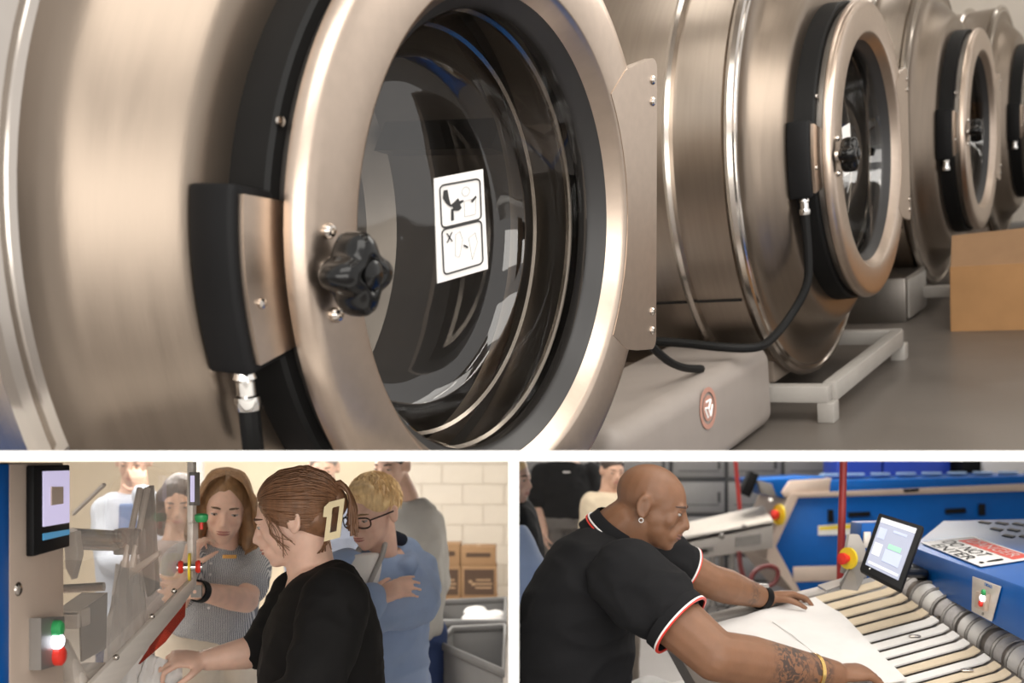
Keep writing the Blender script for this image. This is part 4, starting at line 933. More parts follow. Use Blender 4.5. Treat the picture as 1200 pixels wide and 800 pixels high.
        for z, rr, dz in ((-.0585, .0036, .002), (-.0660, .0045, -.001)):
            pth = [hit(y, z+dz*(1-abs(y)/.024)+(.0 if abs(y) < .02 else .001), .0005) for y in (-.023, -.014, -.005, .005, .014, .023)]
            s.part('lips', MB().tube(pth, [.001*k, rr*k*.8, rr*k, rr*k, rr*k*.8, .001*k], 8), M[lip])
    # -- hands, limbs, clothes
    def hand(s, w, d, n, lat, k=1., curl=(.35, .4, .45, .5), thumb=.4, mb=None):
        mb = mb or s.skin; d = Vector(d).normalized(); n = Vector(n); n = (n-d*n.dot(d)).normalized(); lt = d.cross(n)
        if lt.dot(Vector(lat)) < 0: lt = -lt
        w = Vector(w)
        mb.loft([(w-d*.01*k, lt*.024*k, n*.019*k), (w+d*.02*k, lt*.031*k, n*.018*k), (w+d*.055*k, lt*.040*k, n*.016*k), (w+d*.086*k, lt*.041*k, n*.012*k), (w+d*.096*k, lt*.034*k, n*.007*k)], 16)
        for i in range(4):
            b = w+d*(.084-.004*abs(i-1))*k+lt*(.0315-.021*i)*k; L_ = (.95, 1.05, 1., .8)[i]*k; a = .08; sp = (.10, .03, -.04, -.12)[i]
            for j, (ln, r0, r1) in enumerate(((.043, .0088, .0082), (.027, .0082, .0075), (.021, .0075, .0066))):
                a += curl[i]*(.7, 1.1, .8)[j]; dr = (d*math.cos(a)+n*math.sin(a)+lt*sp).normalized(); e = b+dr*ln*L_; mb.cap(b, e, r0*k, r1*k, 10); b = e
        b = w+d*.022*k+lt*.026*k+n*.004*k
        for ln, r0, r1, a in ((.038, .0135, .0105, 0), (.030, .0105, .009, thumb), (.022, .009, .0072, thumb*1.6)):
            dr = (d*(.55+.3*a)+lt*(.75-.6*a)+n*(.25+.55*a)).normalized(); e = b+dr*ln*k; mb.cap(b, e, r0*k, r1*k, 10); b = e
    def arm(s, S, E_, Wr, r=(.050, .042, .027), sleeve=None, sl=1., sr=(.066, .058, .045), cloth=None):
        S, E_, Wr = Vector(S), Vector(E_), Vector(Wr); s.skin.cap(S, E_, r[0], r[1]); m_ = E_.lerp(Wr, .3)
        s.skin.cap(E_, m_, r[1], r[1]*1.03); s.skin.cap(m_, Wr, r[1]*1.03, r[2])
        if cloth is not None:   # sl: 1 = to the elbow, 2 = to the wrist
            t = min(sl, 1.); cloth.cap(S, S.lerp(E_, t), sr[0], sr[0]+(sr[1]-sr[0])*t)
            if sl > 1: cloth.cap(E_, E_.lerp(Wr, sl-1), sr[1], sr[1]+(sr[2]-sr[1])*(sl-1))
    def torso(s, mb, rings, across):
        """rings: (centre, half width across, half depth); the ring's plane follows the spine"""
        out = []; cs = [Vector(r[0]) for r in rings]; a0 = Vector(across).normalized()
        for i, (c, hw, hd) in enumerate(rings):
            t = (cs[min(i+1, len(cs)-1)]-cs[max(i-1, 0)]).normalized(); a = (a0-t*a0.dot(t)).normalized(); b = t.cross(a); out.append((c, a*hw, b*hd))
        mb.loft(out, 28); return out
    def legs(s, hip, across, m, fwd, hw=.095, r=(.095, .062, .05), stance=.0, top=None):
        mb = MB(); a = Vector((across[0], across[1], 0)).normalized(); hip = Vector(hip); fw = Vector((fwd[0], fwd[1], 0)).normalized()
        if top: s.torso(mb, top, across)
        sh = MB()
        for q in (1, -1):
            h = hip+a*q*hw; kn = Vector((h.x, h.y, hip.z*.52))+fw*.02+a*q*.01; an = Vector((h.x, h.y, .10))+a*q*.02-fw*.02
            mb.cap(h, kn, r[0], r[1]); mb.cap(kn, an, r[1], r[2]); sh.ell(an+fw*.06+Vector((0, 0, -.045)), (.055, .055, .052)); sh.cap(an+Vector((0, 0, -.055)), an+fw*.15+Vector((0, 0, -.062)), .046, .036)
        s.part('trousers', mb, m, voxel=.014, smooth=6, disp=wrinkle(.008, (7, 7, 12)))
        s.part('shoes', sh, M['shoe'], voxel=.010, smooth=4)
    def body(s, m, smooth=5, dec=None):
        o = s.part('body', s.skin, m, voxel=s.voxel, smooth=smooth, factor=.45, dec=dec); s.b = o; return o
    def strands(s, mb, rad, cen, starts, ends, n, r=.0035, lift=1.0, jit=.004, seg=9, tail=0, rng=None):
        """locks that run over an ellipsoid of the head from hairline points to gathering points (head-local)"""
        rng = rng or random.Random(3); cen = Vector(cen); k = s.k
        for i in range(n):
            t = rng.random()*(len(starts)-1); j = min(int(t), len(starts)-2); a = Vector(starts[j]).lerp(Vector(starts[j+1]), t-j)
            t2 = t/(len(starts)-1)*(len(ends)-1) if len(ends) > 1 else 0; j2 = min(int(t2), max(len(ends)-2, 0)); b = Vector(ends[j2]).lerp(Vector(ends[min(j2+1, len(ends)-1)]), t2-j2)
            a += Vector([rng.uniform(-jit, jit) for _ in range(3)]); b += Vector([rng.uniform(-jit, jit)*1.5 for _ in range(3)]); lf = lift*rng.uniform(.985, 1.03); pts = []
            for q in range(seg+1):
                v = q/seg; p = a.lerp(b, v); d = p-cen; nn = math.sqrt((d.x/rad[0])**2+(d.y/rad[1])**2+(d.z/rad[2])**2)
                if nn > 1e-4: pr = cen+d/nn*lf; p = p.lerp(pr, min(1, (1-v**4*tail)))
                pts.append(s.H @ p)
            w_ = [r*k*(.4+.6*math.sin(math.pi*min(.5, .12+q/seg*.5)))*(1 if q < seg else .35) for q in range(seg+1)]
            mb.tube(pts, w_, 5)
    def ring(s, name, c, axis, r, wd, th, m, parent=None):
        ax = Vector(axis).normalized(); x = ax.orthogonal().normalized(); z = ax.cross(x)
        mb = MB().lathe([(r, -wd/2), (r+th, -wd/2), (r+th, wd/2), (r, wd/2)], n=36, close=True); Mx_ = basis(x, ax, -z if x.cross(ax).dot(-z) > 0 else z, c)
        mb.v = [tuple(Mx_ @ Vector(v)) for v in mb.v]; return s.part(name, mb, m, ang=35)
# ------------------------------------------------------------------ the bald man at the feed table
SKB = (.20, .097, .052)
p = Person('bald man in black polo leaning over the feed table with both arms stretched', W(655, 0, 2.85).xy, .0048)
p.clip = (Vector((XE+.004, 0, 0)), Vector((-1, 0, 0)))
p.head(W(764, 592, 2.78), (.91, -.26, -.27), (.26, -.08, .95), .92, W(722, 640, 2.82), .066, 1.12)
p.skin.cap(W(735, 612, 2.8), W(712, 632, 2.82), .066, .075)
sh = MB(); A_ = W(728, 672, 2.58); B_ = W(764, 645, 3.0); ac = B_-A_
p.torso(sh, [(W(722, 626, 2.82), .07, .06), (W(712, 640, 2.82), .125, .085), (W(700, 660, 2.81), .19, .115), (W(688, 690, 2.80), .215, .138), (W(676, 735, 2.80), .20, .150), (W(666, 790, 2.80), .185, .155), (W(658, 850, 2.82), .178, .155), (W(652, 930, 2.84), .18, .15)], ac)
p.torso(p.skin, [(W(712, 640, 2.82), .09, .07), (W(690, 690, 2.80), .17, .10), (W(668, 790, 2.8), .14, .11), (W(655, 900, 2.84), .14, .11)], ac)
E1, W1 = W(838, 768, 2.46), W(976, 790, 2.60)
p.arm(W(735, 676, 2.58), E1, W1, (.074, .060, .036), sl=.34, sr=(.094, .092, .09), cloth=sh)
hd1 = (W(1052, 782, 2.66)-W1)
p.hand(W1, hd1, (.1, .25, -1), (0, 1, .1), 1.08, (.55, .58, .6, .65), .35)
E2, W2 = W(832, 681, 3.04), W(897, 701, 3.20)
p.arm(W(765, 647, 2.99), E2, W2, (.058, .050, .031), sl=.26, sr=(.078, .074, .072), cloth=sh)
p.hand(W2, W(946, 692, 3.26)-W2, (.2, -.1, -1), (0, -1, 0), 1.0, (.5, .5, .5, .55), .5)
T1 = (W1-E1); T2 = W2-E2; off = p.loc
tat = [(tuple(E1.lerp(W1, .52)-off+off), .085), (tuple(E1.lerp(W1, .80)), .06), (tuple(E2.lerp(W2, .35)), .05), (tuple(E2.lerp(W2, .60)), .05)]
b = p.body(skin_mat('brown_skin_inked', SKB, tat))
p.face((.07, .038, .026), 'lip_dk', body=b)
polo = p.part('polo_shirt', sh, cloth_mat('black_pique', (.009, .009, .010)), voxel=.008, smooth=8, disp=wrinkle(.016, (8, 8, 13), 2))
for S_, E_, f_, r_ in ((W(735, 676, 2.58), E1, .34, .088), (W(765, 647, 2.99), E2, .26, .070)):
    c = S_.lerp(E_, f_)+(E_-S_).normalized()*r_*.72; d = (E_-S_).normalized()
    p.ring('sleeve_cuff', c, d, r_*.90, .030, .006, M['cuff'] if 'cuff' in M else polo.data.materials[0])
    p.ring('sleeve_trim', c+d*.0125, d, r_*.90+.001, .0045, .0062, M['paper'])
    p.ring('sleeve_trim', c+d*.0165, d, r_*.90+.001, .0035, .0062, M['red'])
nc = W(722, 626, 2.815); nd = (W(742, 602, 2.80)-W(712, 645, 2.83)).normalized()
cl = MB(); ax = nd; x_ = ac.normalized(); x_ = (x_-ax*x_.dot(ax)).normalized(); z_ = ax.cross(x_)
def collar_ring(h, r, k2=1.): return [nc+ax*h+x_*r*math.cos(a)+z_*r*k2*math.sin(a) for a in np.linspace(0, 2*math.pi, 32, endpoint=False)]
rings = [collar_ring(-.03, .098), collar_ring(.0, .088), collar_ring(.030, .079), collar_ring(.034, .075), collar_ring(.0, .080)]
cl.add([q for r_ in rings for q in r_], [(i*32+j, i*32+(j+1) % 32, (i+1)*32+(j+1) % 32, (i+1)*32+j) for i in range(4) for j in range(32)])
col_ = p.part('collar', cl, polo.data.materials[0])
for h, rr, m in ((.004, .0892, 'paper'), (-.003, .0915, 'red')):
    q = collar_ring(h, rr); p.part('collar_trim', MB().tube(q+[q[0], q[1]], .0024, 6), M[m])
p.ring('watch', E2.lerp(W2, .93), T2, .031, .026, .006, M['plastic_black'])
p.part('watch_case', MB().box(E2.lerp(W2, .93)+Vector((0, -.008, .036)), (.032, .028, .010)), M['gun'])
p.ring('bracelet', E1.lerp(W1, .82)+Vector((0, 0, -.002)), T1+Vector((.04, 0, .02)), .041, .010, .005, M['gold'])
p.ring('earring', p.H @ Vector((-.006, -.086, -.040)), (.3, 1, 0), .0045, .003, .002, M['chrome'])
p.legs(W(650, 925, 2.86), ac, cloth_mat('charcoal_trousers', (.05, .05, .055)), (1, 0), top=[(W(651, 900, 2.84), .165, .135), (W(650, 960, 2.86), .175, .14)])
# ------------------------------------------------------------------ woman in black feeding the folder
SKF = (.74, .48, .37)
p = Person('brown-haired woman in black top holding the cloth at the folding machine', W(385, 0, 2.5).xy, .0045)
p.head(W(345, 608, 2.45), (-.95, -.03, -.24), (-.22, 0, .97), .88, W(364, 666, 2.47), .052)
sh = MB(); A_ = W(392, 702, 2.31); B_ = W(352, 692, 2.62); ac = B_-A_
p.torso(sh, [(W(366, 668, 2.48), .085, .058), (W(371, 680, 2.48), .15, .080), (W(377, 705, 2.47), .185, .105), (W(378, 740, 2.46), .185, .128), (W(376, 785, 2.46), .175, .138), (W(378, 840, 2.47), .17, .14), (W(384, 920, 2.5), .19, .15)], ac)
p.torso(p.skin, [(W(364, 664, 2.47), .075, .05), (W(372, 690, 2.47), .13, .075), (W(378, 785, 2.46), .12, .10), (W(384, 900, 2.5), .13, .11)], ac)
E1, W1 = W(366, 812, 2.20), W(300, 850, 2.28)
p.arm(W(393, 706, 2.31), E1, W1, (.048, .040, .027), sl=2., sr=(.074, .064, .05), cloth=sh)
p.hand(W1, (-1, .1, -.1), (0, .3, -1), (0, 1, 0), .92)
E2, W2 = W(306, 762, 2.58), W(243, 773, 2.53)
p.arm(W(348, 696, 2.60), E2, W2, (.046, .038, .026), sl=1.04, sr=(.062, .047, .046), cloth=sh)
p.hand(W2, W(205, 771, 2.50)-W2, (.1, .5, -1), (-.2, -1, .4), .86, (.8, .85, .9, .95), .8)
b = p.body(skin_mat('fair_skin', SKF)); p.face((.10, .05, .03), 'lip', body=b)
p.part('black_top', sh, cloth_mat('black_knit', (.008, .0075, .0075)), voxel=.008, smooth=8, disp=wrinkle(.009, (8, 8, 15), 5))
hb = MB(); Rh = p.H.to_3x3().normalized(); k = p.k
hb.ell(p.H @ Vector((-.022, 0, .040)), (.106*k, .088*k, .090*k), Rh, 26, 18)
hb.ell(p.H @ Vector((-.060, 0, -.005)), (.064*k, .076*k, .066*k), Rh, 22, 14); hb.ell(p.H @ Vector((-.118, 0, .018)), (.030*k, .040*k, .040*k), Rh, 16, 12)
for q in (1, -1): hb.ell(p.H @ Vector((.030, q*.044, .056)), (.036*k, .024*k, .040*k), Rh)
HB = hair_mat('brown_hair', (.20, .098, .05)); M['hb'] = HB
ho = p.part('hair', hb, HB, voxel=.006, smooth=5, disp=lambda c: .0015*noise.noise(c*60))
st = MB(); rg = random.Random(4)
for q in (1, -1):
    p.strands(st, (.108, .090, .094), (-.022, 0, .038), [(.072, 0, .092), (.074, q*.03, .078), (.064, q*.062, .055), (.045, q*.076, .02), (.020, q*.080, -.012), (-.02, q*.078, -.035)], [(-.115, q*.005, .045), (-.118, q*.012, .0), (-.108, q*.02, -.03)], 170, .0030, 1.005, .005, rng=rg)
for i in range(26):   # twisted tail over the clip and loose wisps
    x0 = rg.uniform(-.012, .012); pts = [p.H @ Vector(v) for v in ((-.110, x0, .055), (-.140, x0*1.6, .058+rg.uniform(-.01, .01)), (-.156, x0*2, .025), (-.152+rg.uniform(-.010, .010), x0*2.4, -.02), (-.140+rg.uniform(-.015, .02), x0*2.6, -.055+rg.uniform(-.03, .02)))]
    st.tube(smooth_path(pts, 3), .0038*k, 5)
for i in range(14):
    y0 = .074+rg.uniform(-.004, .006); pts = [p.H @ Vector(v) for v in ((.055+rg.uniform(-.02, .01), y0-.008, .03), (.045+rg.uniform(-.02, .01), y0+.004, -.02), (.03+rg.uniform(-.03, .02), y0, -.07+rg.uniform(-.02, .02)))]; st.tube(smooth_path(pts, 4), .0008, 4)
for i in range(12):
    y0 = rg.uniform(.02, .06); pts = [p.H @ Vector(v) for v in ((-.08, y0, -.04), (-.075+rg.uniform(-.01, .01), y0, -.075), (-.06+rg.uniform(-.02, .02), y0*.9, -.10))]; st.tube(smooth_path(pts, 4), .0012, 4)
p.part('hair_locks', st, HB)
M['clip'] = mat('cream_clip', (.72, .60, .36), .3, 0, .05, coat=.4)
cm = MB()
def cq(u, v): return p.H @ Vector((-.112+.020*u-.018*v, .072+.006*u, -.026+.047*v))
out = [cq(-1, -1), cq(1, -1), cq(1, .25), cq(1.5, .3), cq(1.5, .8), cq(.9, 1), cq(-1, 1)]; inn = [cq(-.45, -.62), cq(.4, -.62), cq(.4, .3), cq(.45, .35), cq(.45, .6), cq(.35, .66), cq(-.45, .66)]
nv = (Rh @ Vector((0, 1, 0)))*.010; n7 = 7
cm.add(out+inn+[v+nv for v in out]+[v+nv for v in inn], [f for i in range(n7) for f in ((i, (i+1) % n7, n7+(i+1) % n7, n7+i), (14+i, 21+i, 21+(i+1) % n7, 14+(i+1) % n7), (i, 14+i, 14+(i+1) % n7, (i+1) % n7), (n7+i, n7+(i+1) % n7, 21+(i+1) % n7, 21+i))])
p.part('hair_clip', cm, M['clip'], ang=30)
p.legs(W(386, 930, 2.52), ac, cloth_mat('black_trousers', (.02, .02, .022)), (-1, 0), top=[(W(384, 905, 2.5), .175, .14), (W(386, 960, 2.52), .18, .14)])
# ------------------------------------------------------------------ woman in the striped blouse
p = Person('woman in striped grey blouse and cream trousers with a hand at her neck', W(248, 0, 3.36).xy, .0055)
p.head(W(264, 594, 3.3), (.22, -.93, -.24), (.10, -.1, 1), .90, W(258, 648, 3.34), .050)
sh = MB(); A_ = W(213, 652, 3.22); B_ = W(296, 650, 3.44); ac = B_-A_
p.torso(sh, [(W(258, 638, 3.36), .080, .06), (W(257, 648, 3.36), .135, .078), (W(256, 672, 3.36), .155, .105), (W(253, 705, 3.35), .15, .112), (W(248, 728, 3.35), .148, .118), (W(244, 742, 3.35), .152, .122)], ac)
p.torso(p.skin, [(W(258, 646, 3.35), .075, .05), (W(257, 668, 3.36), .12, .07), (W(250, 735, 3.35), .11, .09)], ac)
E1, W1 = W(207, 704, 3.10), W(219, 668, 3.04)
p.arm(W(216, 660, 3.22), E1, W1, (.042, .036, .025), sl=.62, sr=(.062, .064, .06), cloth=sh)
p.hand(W1, W(228, 634, 3.06)-W1, (.5, .7, .2), (1, 0, .2), .84, (.75, .85, .9, .95), .4)
E2, W2 = W(289, 704, 3.24), W(231, 692, 3.02)
p.arm(W(294, 660, 3.42), E2, W2, (.042, .037, .026), sl=.55, sr=(.064, .066, .062), cloth=sh)
p.hand(W2, (-1, .1, .05), (.1, 1, 0), (0, 0, 1), .88, (.3, .3, .35, .4))
b = p.body(skin_mat('tan_skin', (.78, .50, .375))); p.face((.12, .07, .04), 'lip', body=b)
p.part('blouse', sh, cloth_mat('striped_blouse', (.58, .57, .56), ((.17, .18, .20), 70, 'X')), voxel=.008, smooth=7, disp=wrinkle(.009, (9, 9, 9), 8))
hb = MB(); Rh = p.H.to_3x3().normalized(); k = p.k; HG = hair_mat('honey_brown_hair', (.32, .18, .085))
hb.ell(p.H @ Vector((-.026, 0, .040)), (.104*k, .090*k, .092*k), Rh, 26, 18)
for q in (1, -1):
    hb.cap(p.H @ Vector((.0, q*.078, .03)), p.H @ Vector((-.002, q*.094, -.08)), .030*k, .038*k); hb.cap(p.H @ Vector((-.002, q*.094, -.08)), p.H @ Vector((.02, q*.086, -.135)), .036*k, .020*k); hb.cap(p.H @ Vector((-.05, q*.05, -.02)), p.H @ Vector((-.05, q*.06, -.13)), .05*k, .035*k)
p.part('hair', hb, HG, voxel=.007, smooth=5, disp=lambda c: .004*noise.noise(Vector((c.x*45, c.y*45, c.z*12))))
st = MB(); rg = random.Random(9)
for q in (1, -1):
    for i in range(80):
        a = rg.uniform(-.09, .075); o_ = rg.uniform(0, 1); wv = rg.uniform(0, 6)
        pts = [Vector((a*.5+.01, q*.008, .128)), Vector((a*.8+.01, q*.055, .108)), Vector((a*.9, q*(.088), .04)), Vector((a*.7-.0, q*(.098+.012*o_), -.03)), Vector((a*.6+.01*math.sin(wv), q*(.108+.018*o_), -.08)), Vector((a*.5+.012*math.sin(wv+1.5), q*(.098+.02*o_), -.12)), Vector((a*.5+.02, q*(.078+.02*o_), -.150+.02*o_))]
        st.tube(smooth_path([p.H @ v for v in pts], 3), .0034*k, 4)
p.part('hair_locks', st, HG)
p.ring('watch', E2.lerp(W2, .95), W2-E2, .027, .024, .005, M['plastic_black']); p.part('watch_case', MB().box(E2.lerp(W2, .95)+Vector((-.0, -.03, .004)), (.03, .01, .034)), M['gun'])
p.part('name_badge', MB().box(W(269, 652, 3.235), (.042, .006, .011)), M['gold'])
for q in (1, -1): p.part('earring', MB().ell(p.H @ Vector((.004, q*.090, -.045)), (.006, .006, .016)), M['gun'])
for i in range(5): p.part('button', MB().ell(W(247-.6*i, 660+13*i, 3.225-.006*(i % 3)), .004), M['paper'])
p.legs(W(244, 760, 3.37), ac, cloth_mat('cream_trousers', (.76, .66, .53)), (.3, -1), top=[(W(246, 728, 3.36), .128, .10), (W(244, 765, 3.37), .15, .115)], hw=.08)
# ------------------------------------------------------------------ blonde woman in the blue jacket
p = Person('short-haired blonde woman with dark glasses and blue jacket, arms crossed', W(446, 0, 3.26).xy, .0055)
p.head(W(437, 601, 3.15), (-.52, -.80, -.26), (-.08, -.1, 1), .86, W(446, 645, 3.20), .048)
sh = MB(); A_ = W(404, 660, 3.10); B_ = W(488, 660, 3.34); ac = B_-A_
p.torso(sh, [(W(447, 650, 3.24), .10, .07), (W(447, 664, 3.24), .145, .09), (W(448, 690, 3.24), .165, .120), (W(447, 725, 3.25), .155, .125), (W(447, 780, 3.25), .155, .13), (W(448, 840, 3.26), .17, .14), (W(449, 890, 3.26), .18, .145)], ac)
p.torso(p.skin, [(W(446, 648, 3.22), .07, .05), (W(447, 670, 3.24), .13, .08), (W(448, 760, 3.25), .11, .09)], ac)
E1, W1 = W(402, 718, 3.00), W(436, 703, 2.94)
p.arm(W(406, 670, 3.10), E1, W1, (.042, .036, .024), sl=1.92, sr=(.066, .058, .046), cloth=sh)
p.hand(W1, (.9, .15, .42), (0, .7, -.7), (0, -.2, 1), .85, (.25, .3, .3, .3))
E2, W2 = W(488, 712, 3.16), W(420, 722, 2.94)
p.arm(W(486, 670, 3.32), E2, W2, (.042, .036, .024), sl=1.95, sr=(.070, .062, .048), cloth=sh)
p.hand(W2, (-1, .4, .1), (0, 1, 0), (0, 0, 1), .85)
b = p.body(skin_mat('rosy_skin', (.78, .50, .39))); p.face((.25, .16, .08), 'lip', body=b)
JB = cloth_mat('blue_jacket', (.28, .37, .56), None, .6, 120)
sh.cap(W(452, 642, 3.30), W(478, 648, 3.33), .045, .045); sh.tube(smooth_path([W(426, 658, 3.12), W(436, 645, 3.26), W(458, 636, 3.35), W(476, 643, 3.34), W(480, 656, 3.26), W(472, 668, 3.17)], 4), [.024]*20+[.018], 10)
p.part('jacket', sh, JB, voxel=.0075, smooth=6, disp=wrinkle(.018, (8, 8, 10), 12))
tee = MB(); tee.loft([(W(430, 648, 3.11), Vector((.045, .02, 0)), Vector((0, .045, 0))), (W(424, 668, 3.075), Vector((.055, .02, 0)), Vector((0, .05, 0))), (W(420, 692, 3.055), Vector((.05, .02, 0)), Vector((0, .055, 0)))], 20)
p.part('tee_shirt', tee, M['linen'], voxel=.008, smooth=3)
lin = cloth_mat('grey_lining', (.34, .33, .32))
p.part('jacket_lapel', MB().tube(smooth_path([W(452, 632, 3.17), W(448, 650, 3.10), W(440, 668, 3.055), W(430, 690, 3.02)], 4), [.008]*12+[.007], 8), lin)
p.part('jacket_lapel', MB().tube(smooth_path([W(424, 640, 3.13), W(413, 655, 3.07), W(408, 672, 3.03), W(408, 690, 3.01)], 4), [.009]*12+[.007], 8), lin)
p.part('collar_lining', MB().cap(W(458, 628, 3.26), W(470, 632, 3.26), .022, .02), cloth_mat('navy_lining', (.02, .025, .04)))
hb = MB(); Rh = p.H.to_3x3().normalized(); k = p.k; HY = hair_mat('blonde_hair', (.90, .60, .31))
hb.ell(p.H @ Vector((-.020, 0, .046)), (.104*k, .084*k, .088*k), Rh, 26, 18); hb.ell(p.H @ Vector((.035, 0, .095)), (.046*k, .058*k, .030*k), Rh)
p.part('hair', hb, HY, voxel=.007, smooth=4, disp=lambda c: .004*noise.noise(c*40))
st = MB(); rg = random.Random(5)
for i in range(900):
    t = rg.uniform(0, 2*math.pi); ph = rg.uniform(.05, 1.75); n_d = Vector((math.sin(ph)*math.cos(t), math.sin(ph)*math.sin(t), math.cos(ph)))
    if n_d.x > .30 and n_d.z < .62 or n_d.z < -.1 and n_d.x > -.1: continue
    base_ = Vector((-.018+n_d.x*.098, n_d.y*.080, .046+n_d.z*.084)); cr_ = Vector((-.35, .1, .93)); tan = -(cr_-n_d*cr_.dot(n_d))+Vector((0, rg.uniform(-.45, .45), rg.uniform(-.3, .3))); tan = (tan-n_d*tan.dot(n_d)).normalized()
    ln_ = rg.uniform(.025, .05); tip = base_+tan*ln_-n_d*(ln_*ln_*4-rg.uniform(.002, .010)); mid = base_.lerp(tip, .5)+n_d*.007
    st.tube([p.H @ v for v in (base_, mid, tip)], [.0024*k, .0022*k, .0006*k], 4)
p.part('hair_locks', st, HY)
gm = MB()
for q in (1, -1):
    c = p.hit(q*.034, -.004, -.012*k)-p.H.translation; cl_ = p.H.to_3x3().inverted() @ c
    x0 = max(cl_.x, .088)
    pts = [p.H @ Vector((x0-.012*abs(math.cos(a))*(1 if math.cos(a)*q > 0 else 0), q*.034+.027*math.copysign(abs(math.cos(a))**.7, math.cos(a)), -.004+.018*math.copysign(abs(math.sin(a))**.7, math.sin(a)))) for a in np.linspace(0, 2*math.pi, 24, endpoint=False)]
    gm.tube(pts+[pts[0], pts[1]], .0026*k, 6); gm.tube([p.H @ Vector((x0-.012, q*.060, .004)), p.H @ Vector((.04, q*.078, .006)), p.H @ Vector((-.008, q*.086, .006))], .0026*k, 6)
gm.tube([p.H @ Vector((.104, .008, .003)), p.H @ Vector((.106, 0, .005)), p.H @ Vector((.104, -.008, .003))], .0026*k, 6)
p.part('glasses', gm, M['plastic_black'])
p.legs(W(448, 880, 3.28), ac, cloth_mat('dark_trousers', (.03, .03, .035)), (-.5, -.85))
# ------------------------------------------------------------------ people further back
def simple_person(label, Y, head, f, k, neck, shoulders, rings, shirt, skin, hair, trousers, arms, voxel=.008, sl=2., clip=None, hair_fn=None, brow=(.05, .035, .03), bare_head=True, wr=.010, sr=(.072, .062, .05)):
    p = Person(label, W(rings[-1][0], 0, Y).xy, voxel); p.clip = clip
    A_, B_ = W(*shoulders[0]), W(*shoulders[1]); ac = B_-A_
    p.head(W(head[0], head[1], Y-.03), f, (0, -.05, 1), k, W(neck[0], neck[1], Y), .060)
    sh = MB(); p.torso(sh, [(W(x, y, Y), a, b) for x, y, a, b in rings], ac)
    p.torso(p.skin, [(W(rings[0][0], rings[0][1]-3, Y), .07, .05)]+[(W(x, y, Y), a*.75, b*.7) for x, y, a, b in rings[1:]], ac)
    for S_, E_, Wr, hd, n, lat in arms:
        p.arm(W(*S_), W(*E_), W(*Wr), (.046, .040, .028), sl=sl, sr=sr, cloth=sh); p.hand(W(*Wr), hd, n, lat, .95)
    b = p.body(skin)
    if b: p.face(brow, 'lip', body=b)
    p.part('top', sh, shirt, voxel=.010, smooth=7, disp=wrinkle(wr, (7, 7, 9), Y))
    if hair:
        hb = MB(); Rh = p.H.to_3x3().normalized(); hb.ell(p.H @ Vector((-.020, 0, .046)), (.104*k, .082*k, .084*k), Rh, 24, 16)
        if hair_fn: hair_fn(p, hb, Rh, k)
        p.part('hair', hb, hair, voxel=.009, smooth=3, disp=lambda c: .003*noise.noise(c*50))
    x, y, a, bb = rings[-1]
    p.legs(W(x, y+4, Y), ac, trousers, (f[0], f[1]), top=[(W(x, y-6, Y), a*.92, bb*.92), (W(x, y+12, Y), a, bb)])
    return p
SKIN2 = skin_mat('light_skin', (.66, .43, .33)); SKIN3 = skin_mat('olive_skin', (.56, .34, .24))
HD = hair_mat('dark_hair', (.045, .028, .02)); HS = hair_mat('greying_hair', (.20, .17, .15))
simple_person('tall man in light grey sweater behind the woman in the blue jacket', 4.75, (459, 545), (-.40, -.88, -.22), .95, (474, 584), ((445, 606, 4.68), (514, 606, 4.84)),
    [(474, 588, .10, .08), (476, 598, .145, .10), (478, 625, .165, .12), (479, 670, .16, .125), (479, 715, .155, .125), (479, 742, .158, .128)], cloth_mat('grey_sweater', (.36, .35, .33)), SKIN2, HD, cloth_mat('blue_jeans', (.03, .05, .13)),
    [((502, 614, 4.84), (512, 682, 4.86), (496, 738, 4.66), (-.25, -.1, -1), (-.6, .8, 0), (-.3, -1, 0)), ((446, 612, 4.68), (440, 680, 4.66), (452, 735, 4.56), (.2, -.1, -1), (.6, .8, 0), (0, -1, 0))], sr=(.075, .062, .05))
simple_person('man with greying hair and blue-grey shirt behind the woman in black', 5.7, (379, 548), (.08, -.96, -.24), .95, (381, 578), ((347, 596, 5.66), (414, 596, 5.72)),
    [(381, 580, .10, .075), (381, 588, .16, .10), (381, 615, .195, .125), (381, 680, .18, .12)], cloth_mat('blue_grey_shirt', (.27, .30, .38)), SKIN2, HS, cloth_mat('grey_trousers', (.12, .12, .13)),
    [((350, 600, 5.66), (345, 655, 5.66), (352, 705, 5.6), (0, 0, -1), (1, 0, 0), (0, -1, 0)), ((412, 600, 5.72), (417, 655, 5.72), (410, 705, 5.6), (0, 0, -1), (-1, 0, 0), (0, -1, 0))])
pb = simple_person('man in pale blue shirt with hand at his chin seen through the clear guard', 5.0, (156, 540), (.18, -.95, -.25), .95, (158, 576), ((122, 596, 4.98), (198, 594, 5.05)),
    [(158, 578, .11, .08), (158, 586, .17, .10), (160, 615, .20, .13), (160, 680, .18, .125), (160, 720, .18, .125)], cloth_mat('pale_blue_shirt', (.50, .55, .64)), SKIN2, HD, cloth_mat('navy_trousers', (.03, .04, .09)),
    [((126, 600, 4.98), (130, 660, 4.86), (172, 655, 4.78), (1, .1, .05), (0, 1, 0), (0, 0, 1)), ((195, 600, 5.05), (192, 650, 4.86), (168, 580, 4.80), (-.3, .1, 1), (-.3, 1, 0), (-1, 0, 0))])
pb.part('shirt_panel', MB().loft([(W(152, 590, 4.885), Vector((.05, 0, 0)), Vector((0, .03, 0))), (W(156, 640, 4.85), Vector((.07, 0, 0)), Vector((0, .035, 0))), (W(158, 700, 4.86), Vector((.07, 0, 0)), Vector((0, .03, 0)))], 18), cloth_mat('denim_front', (.12, .19, .36)), voxel=.01, smooth=3)
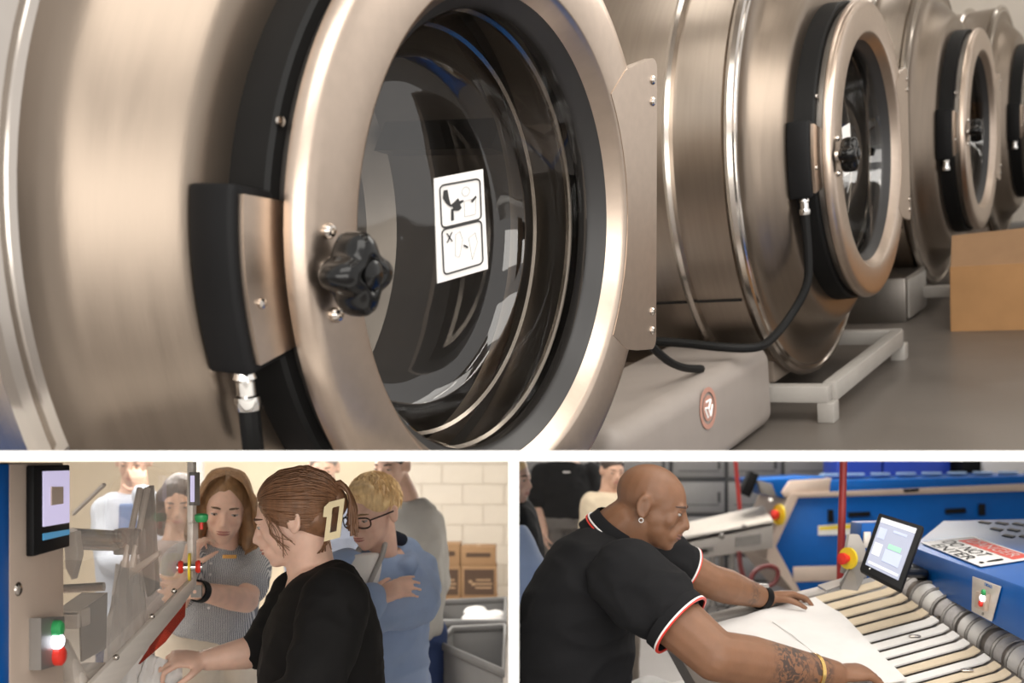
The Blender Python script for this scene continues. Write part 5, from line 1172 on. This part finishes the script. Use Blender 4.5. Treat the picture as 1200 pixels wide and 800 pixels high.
def long_dark(p, hb, Rh, k):
    for q in (1, -1): hb.cap(p.H @ Vector((-.01, q*.075, .03)), p.H @ Vector((-.01, q*.088, -.13)), .034*k, .034*k)
simple_person('dark-haired woman half hidden behind the guard rail and the striped blouse', 4.3, (211, 588), (.15, -.95, -.25), .88, (211, 630), ((178, 650, 4.3), (244, 650, 4.3)),
    [(211, 633, .09, .07), (211, 642, .14, .09), (211, 670, .165, .115), (211, 730, .15, .11), (211, 760, .16, .12)], cloth_mat('taupe_top', (.22, .19, .18)), SKIN3, HD, cloth_mat('black_slacks', (.03, .03, .03)),
    [((181, 655, 4.3), (176, 710, 4.3), (182, 765, 4.25), (0, 0, -1), (1, 0, 0), (0, -1, 0)), ((241, 655, 4.3), (246, 710, 4.3), (240, 765, 4.25), (0, 0, -1), (-1, 0, 0), (0, -1, 0))], hair_fn=long_dark)
pm = simple_person('man in black polo and grey trousers standing before the lockers', 7.6, (667, 508), (.1, -.97, -.2), .95, (667, 538), ((634, 556, 7.6), (694, 556, 7.6)),
    [(666, 541, .10, .08), (665, 547, .18, .10), (664, 566, .20, .13), (664, 590, .185, .13), (663, 607, .185, .13)], cloth_mat('black_polo_plain', (.022, .022, .023)), SKIN2, HD, cloth_mat('mid_grey_trousers', (.17, .16, .15)),
    [((636, 556, 7.6), (631, 592, 7.6), (638, 625, 7.5), (.2, 0, -1), (1, 0, 0), (0, -1, 0)), ((692, 556, 7.6), (698, 586, 7.6), (694, 612, 7.4), (-.4, -.2, -.8), (-1, 0, 0), (0, -1, 0))], sl=.75, sr=(.085, .078, .07))
pm.part('chest_logo', MB().box(W(664, 553, 7.468), (.05, .004, .012)), M['paper'])
def bun(p, hb, Rh, k): hb.ell(p.H @ Vector((-.10, 0, .06)), (.03*k,)*3, Rh)
simple_person('woman in cream top standing behind the bald man', 6.4, (718, 551), (.25, -.94, -.2), .86, (716, 574), ((692, 588, 6.4), (742, 588, 6.4)),
    [(716, 577, .09, .07), (716, 582, .14, .09), (716, 600, .165, .115), (716, 640, .15, .11)], cloth_mat('cream_top', (.62, .52, .38)), SKIN3, HD, cloth_mat('tan_trousers', (.2, .17, .14)),
    [((694, 590, 6.4), (690, 625, 6.4), (694, 655, 6.35), (0, 0, -1), (1, 0, 0), (0, -1, 0)), ((740, 590, 6.4), (744, 625, 6.4), (740, 655, 6.35), (0, 0, -1), (-1, 0, 0), (0, -1, 0))], sl=.9, hair_fn=bun)
CE_ = (Vector((XE+.004, 0, 0)), Vector((-1, 0, 0)))
simple_person('onlooker in black at the left edge behind the man in black polo', 4.9, (598, 560), (.9, -.4, -.1), .95, (600, 592), ((585, 606, 4.7), (612, 606, 5.1)),
    [(601, 590, .11, .07), (603, 600, .16, .09), (606, 640, .19, .12), (606, 720, .17, .12)], cloth_mat('black_tee', (.012, .012, .013)), SKIN2, HY, cloth_mat('black_denim', (.02, .02, .03)), [], clip=CE_)
simple_person('onlooker in blue jacket at the left edge behind the bald man', 3.9, (575, 575), (.8, -.5, -.1), .9, (580, 610), ((560, 640, 3.7), (630, 640, 4.1)),
    [(592, 622, .10, .07), (598, 640, .13, .085), (604, 665, .15, .10), (604, 700, .13, .10), (600, 760, .13, .10)], JB, SKIN2, HY, cloth_mat('slate_trousers', (.05, .05, .06)), [], clip=CE_)
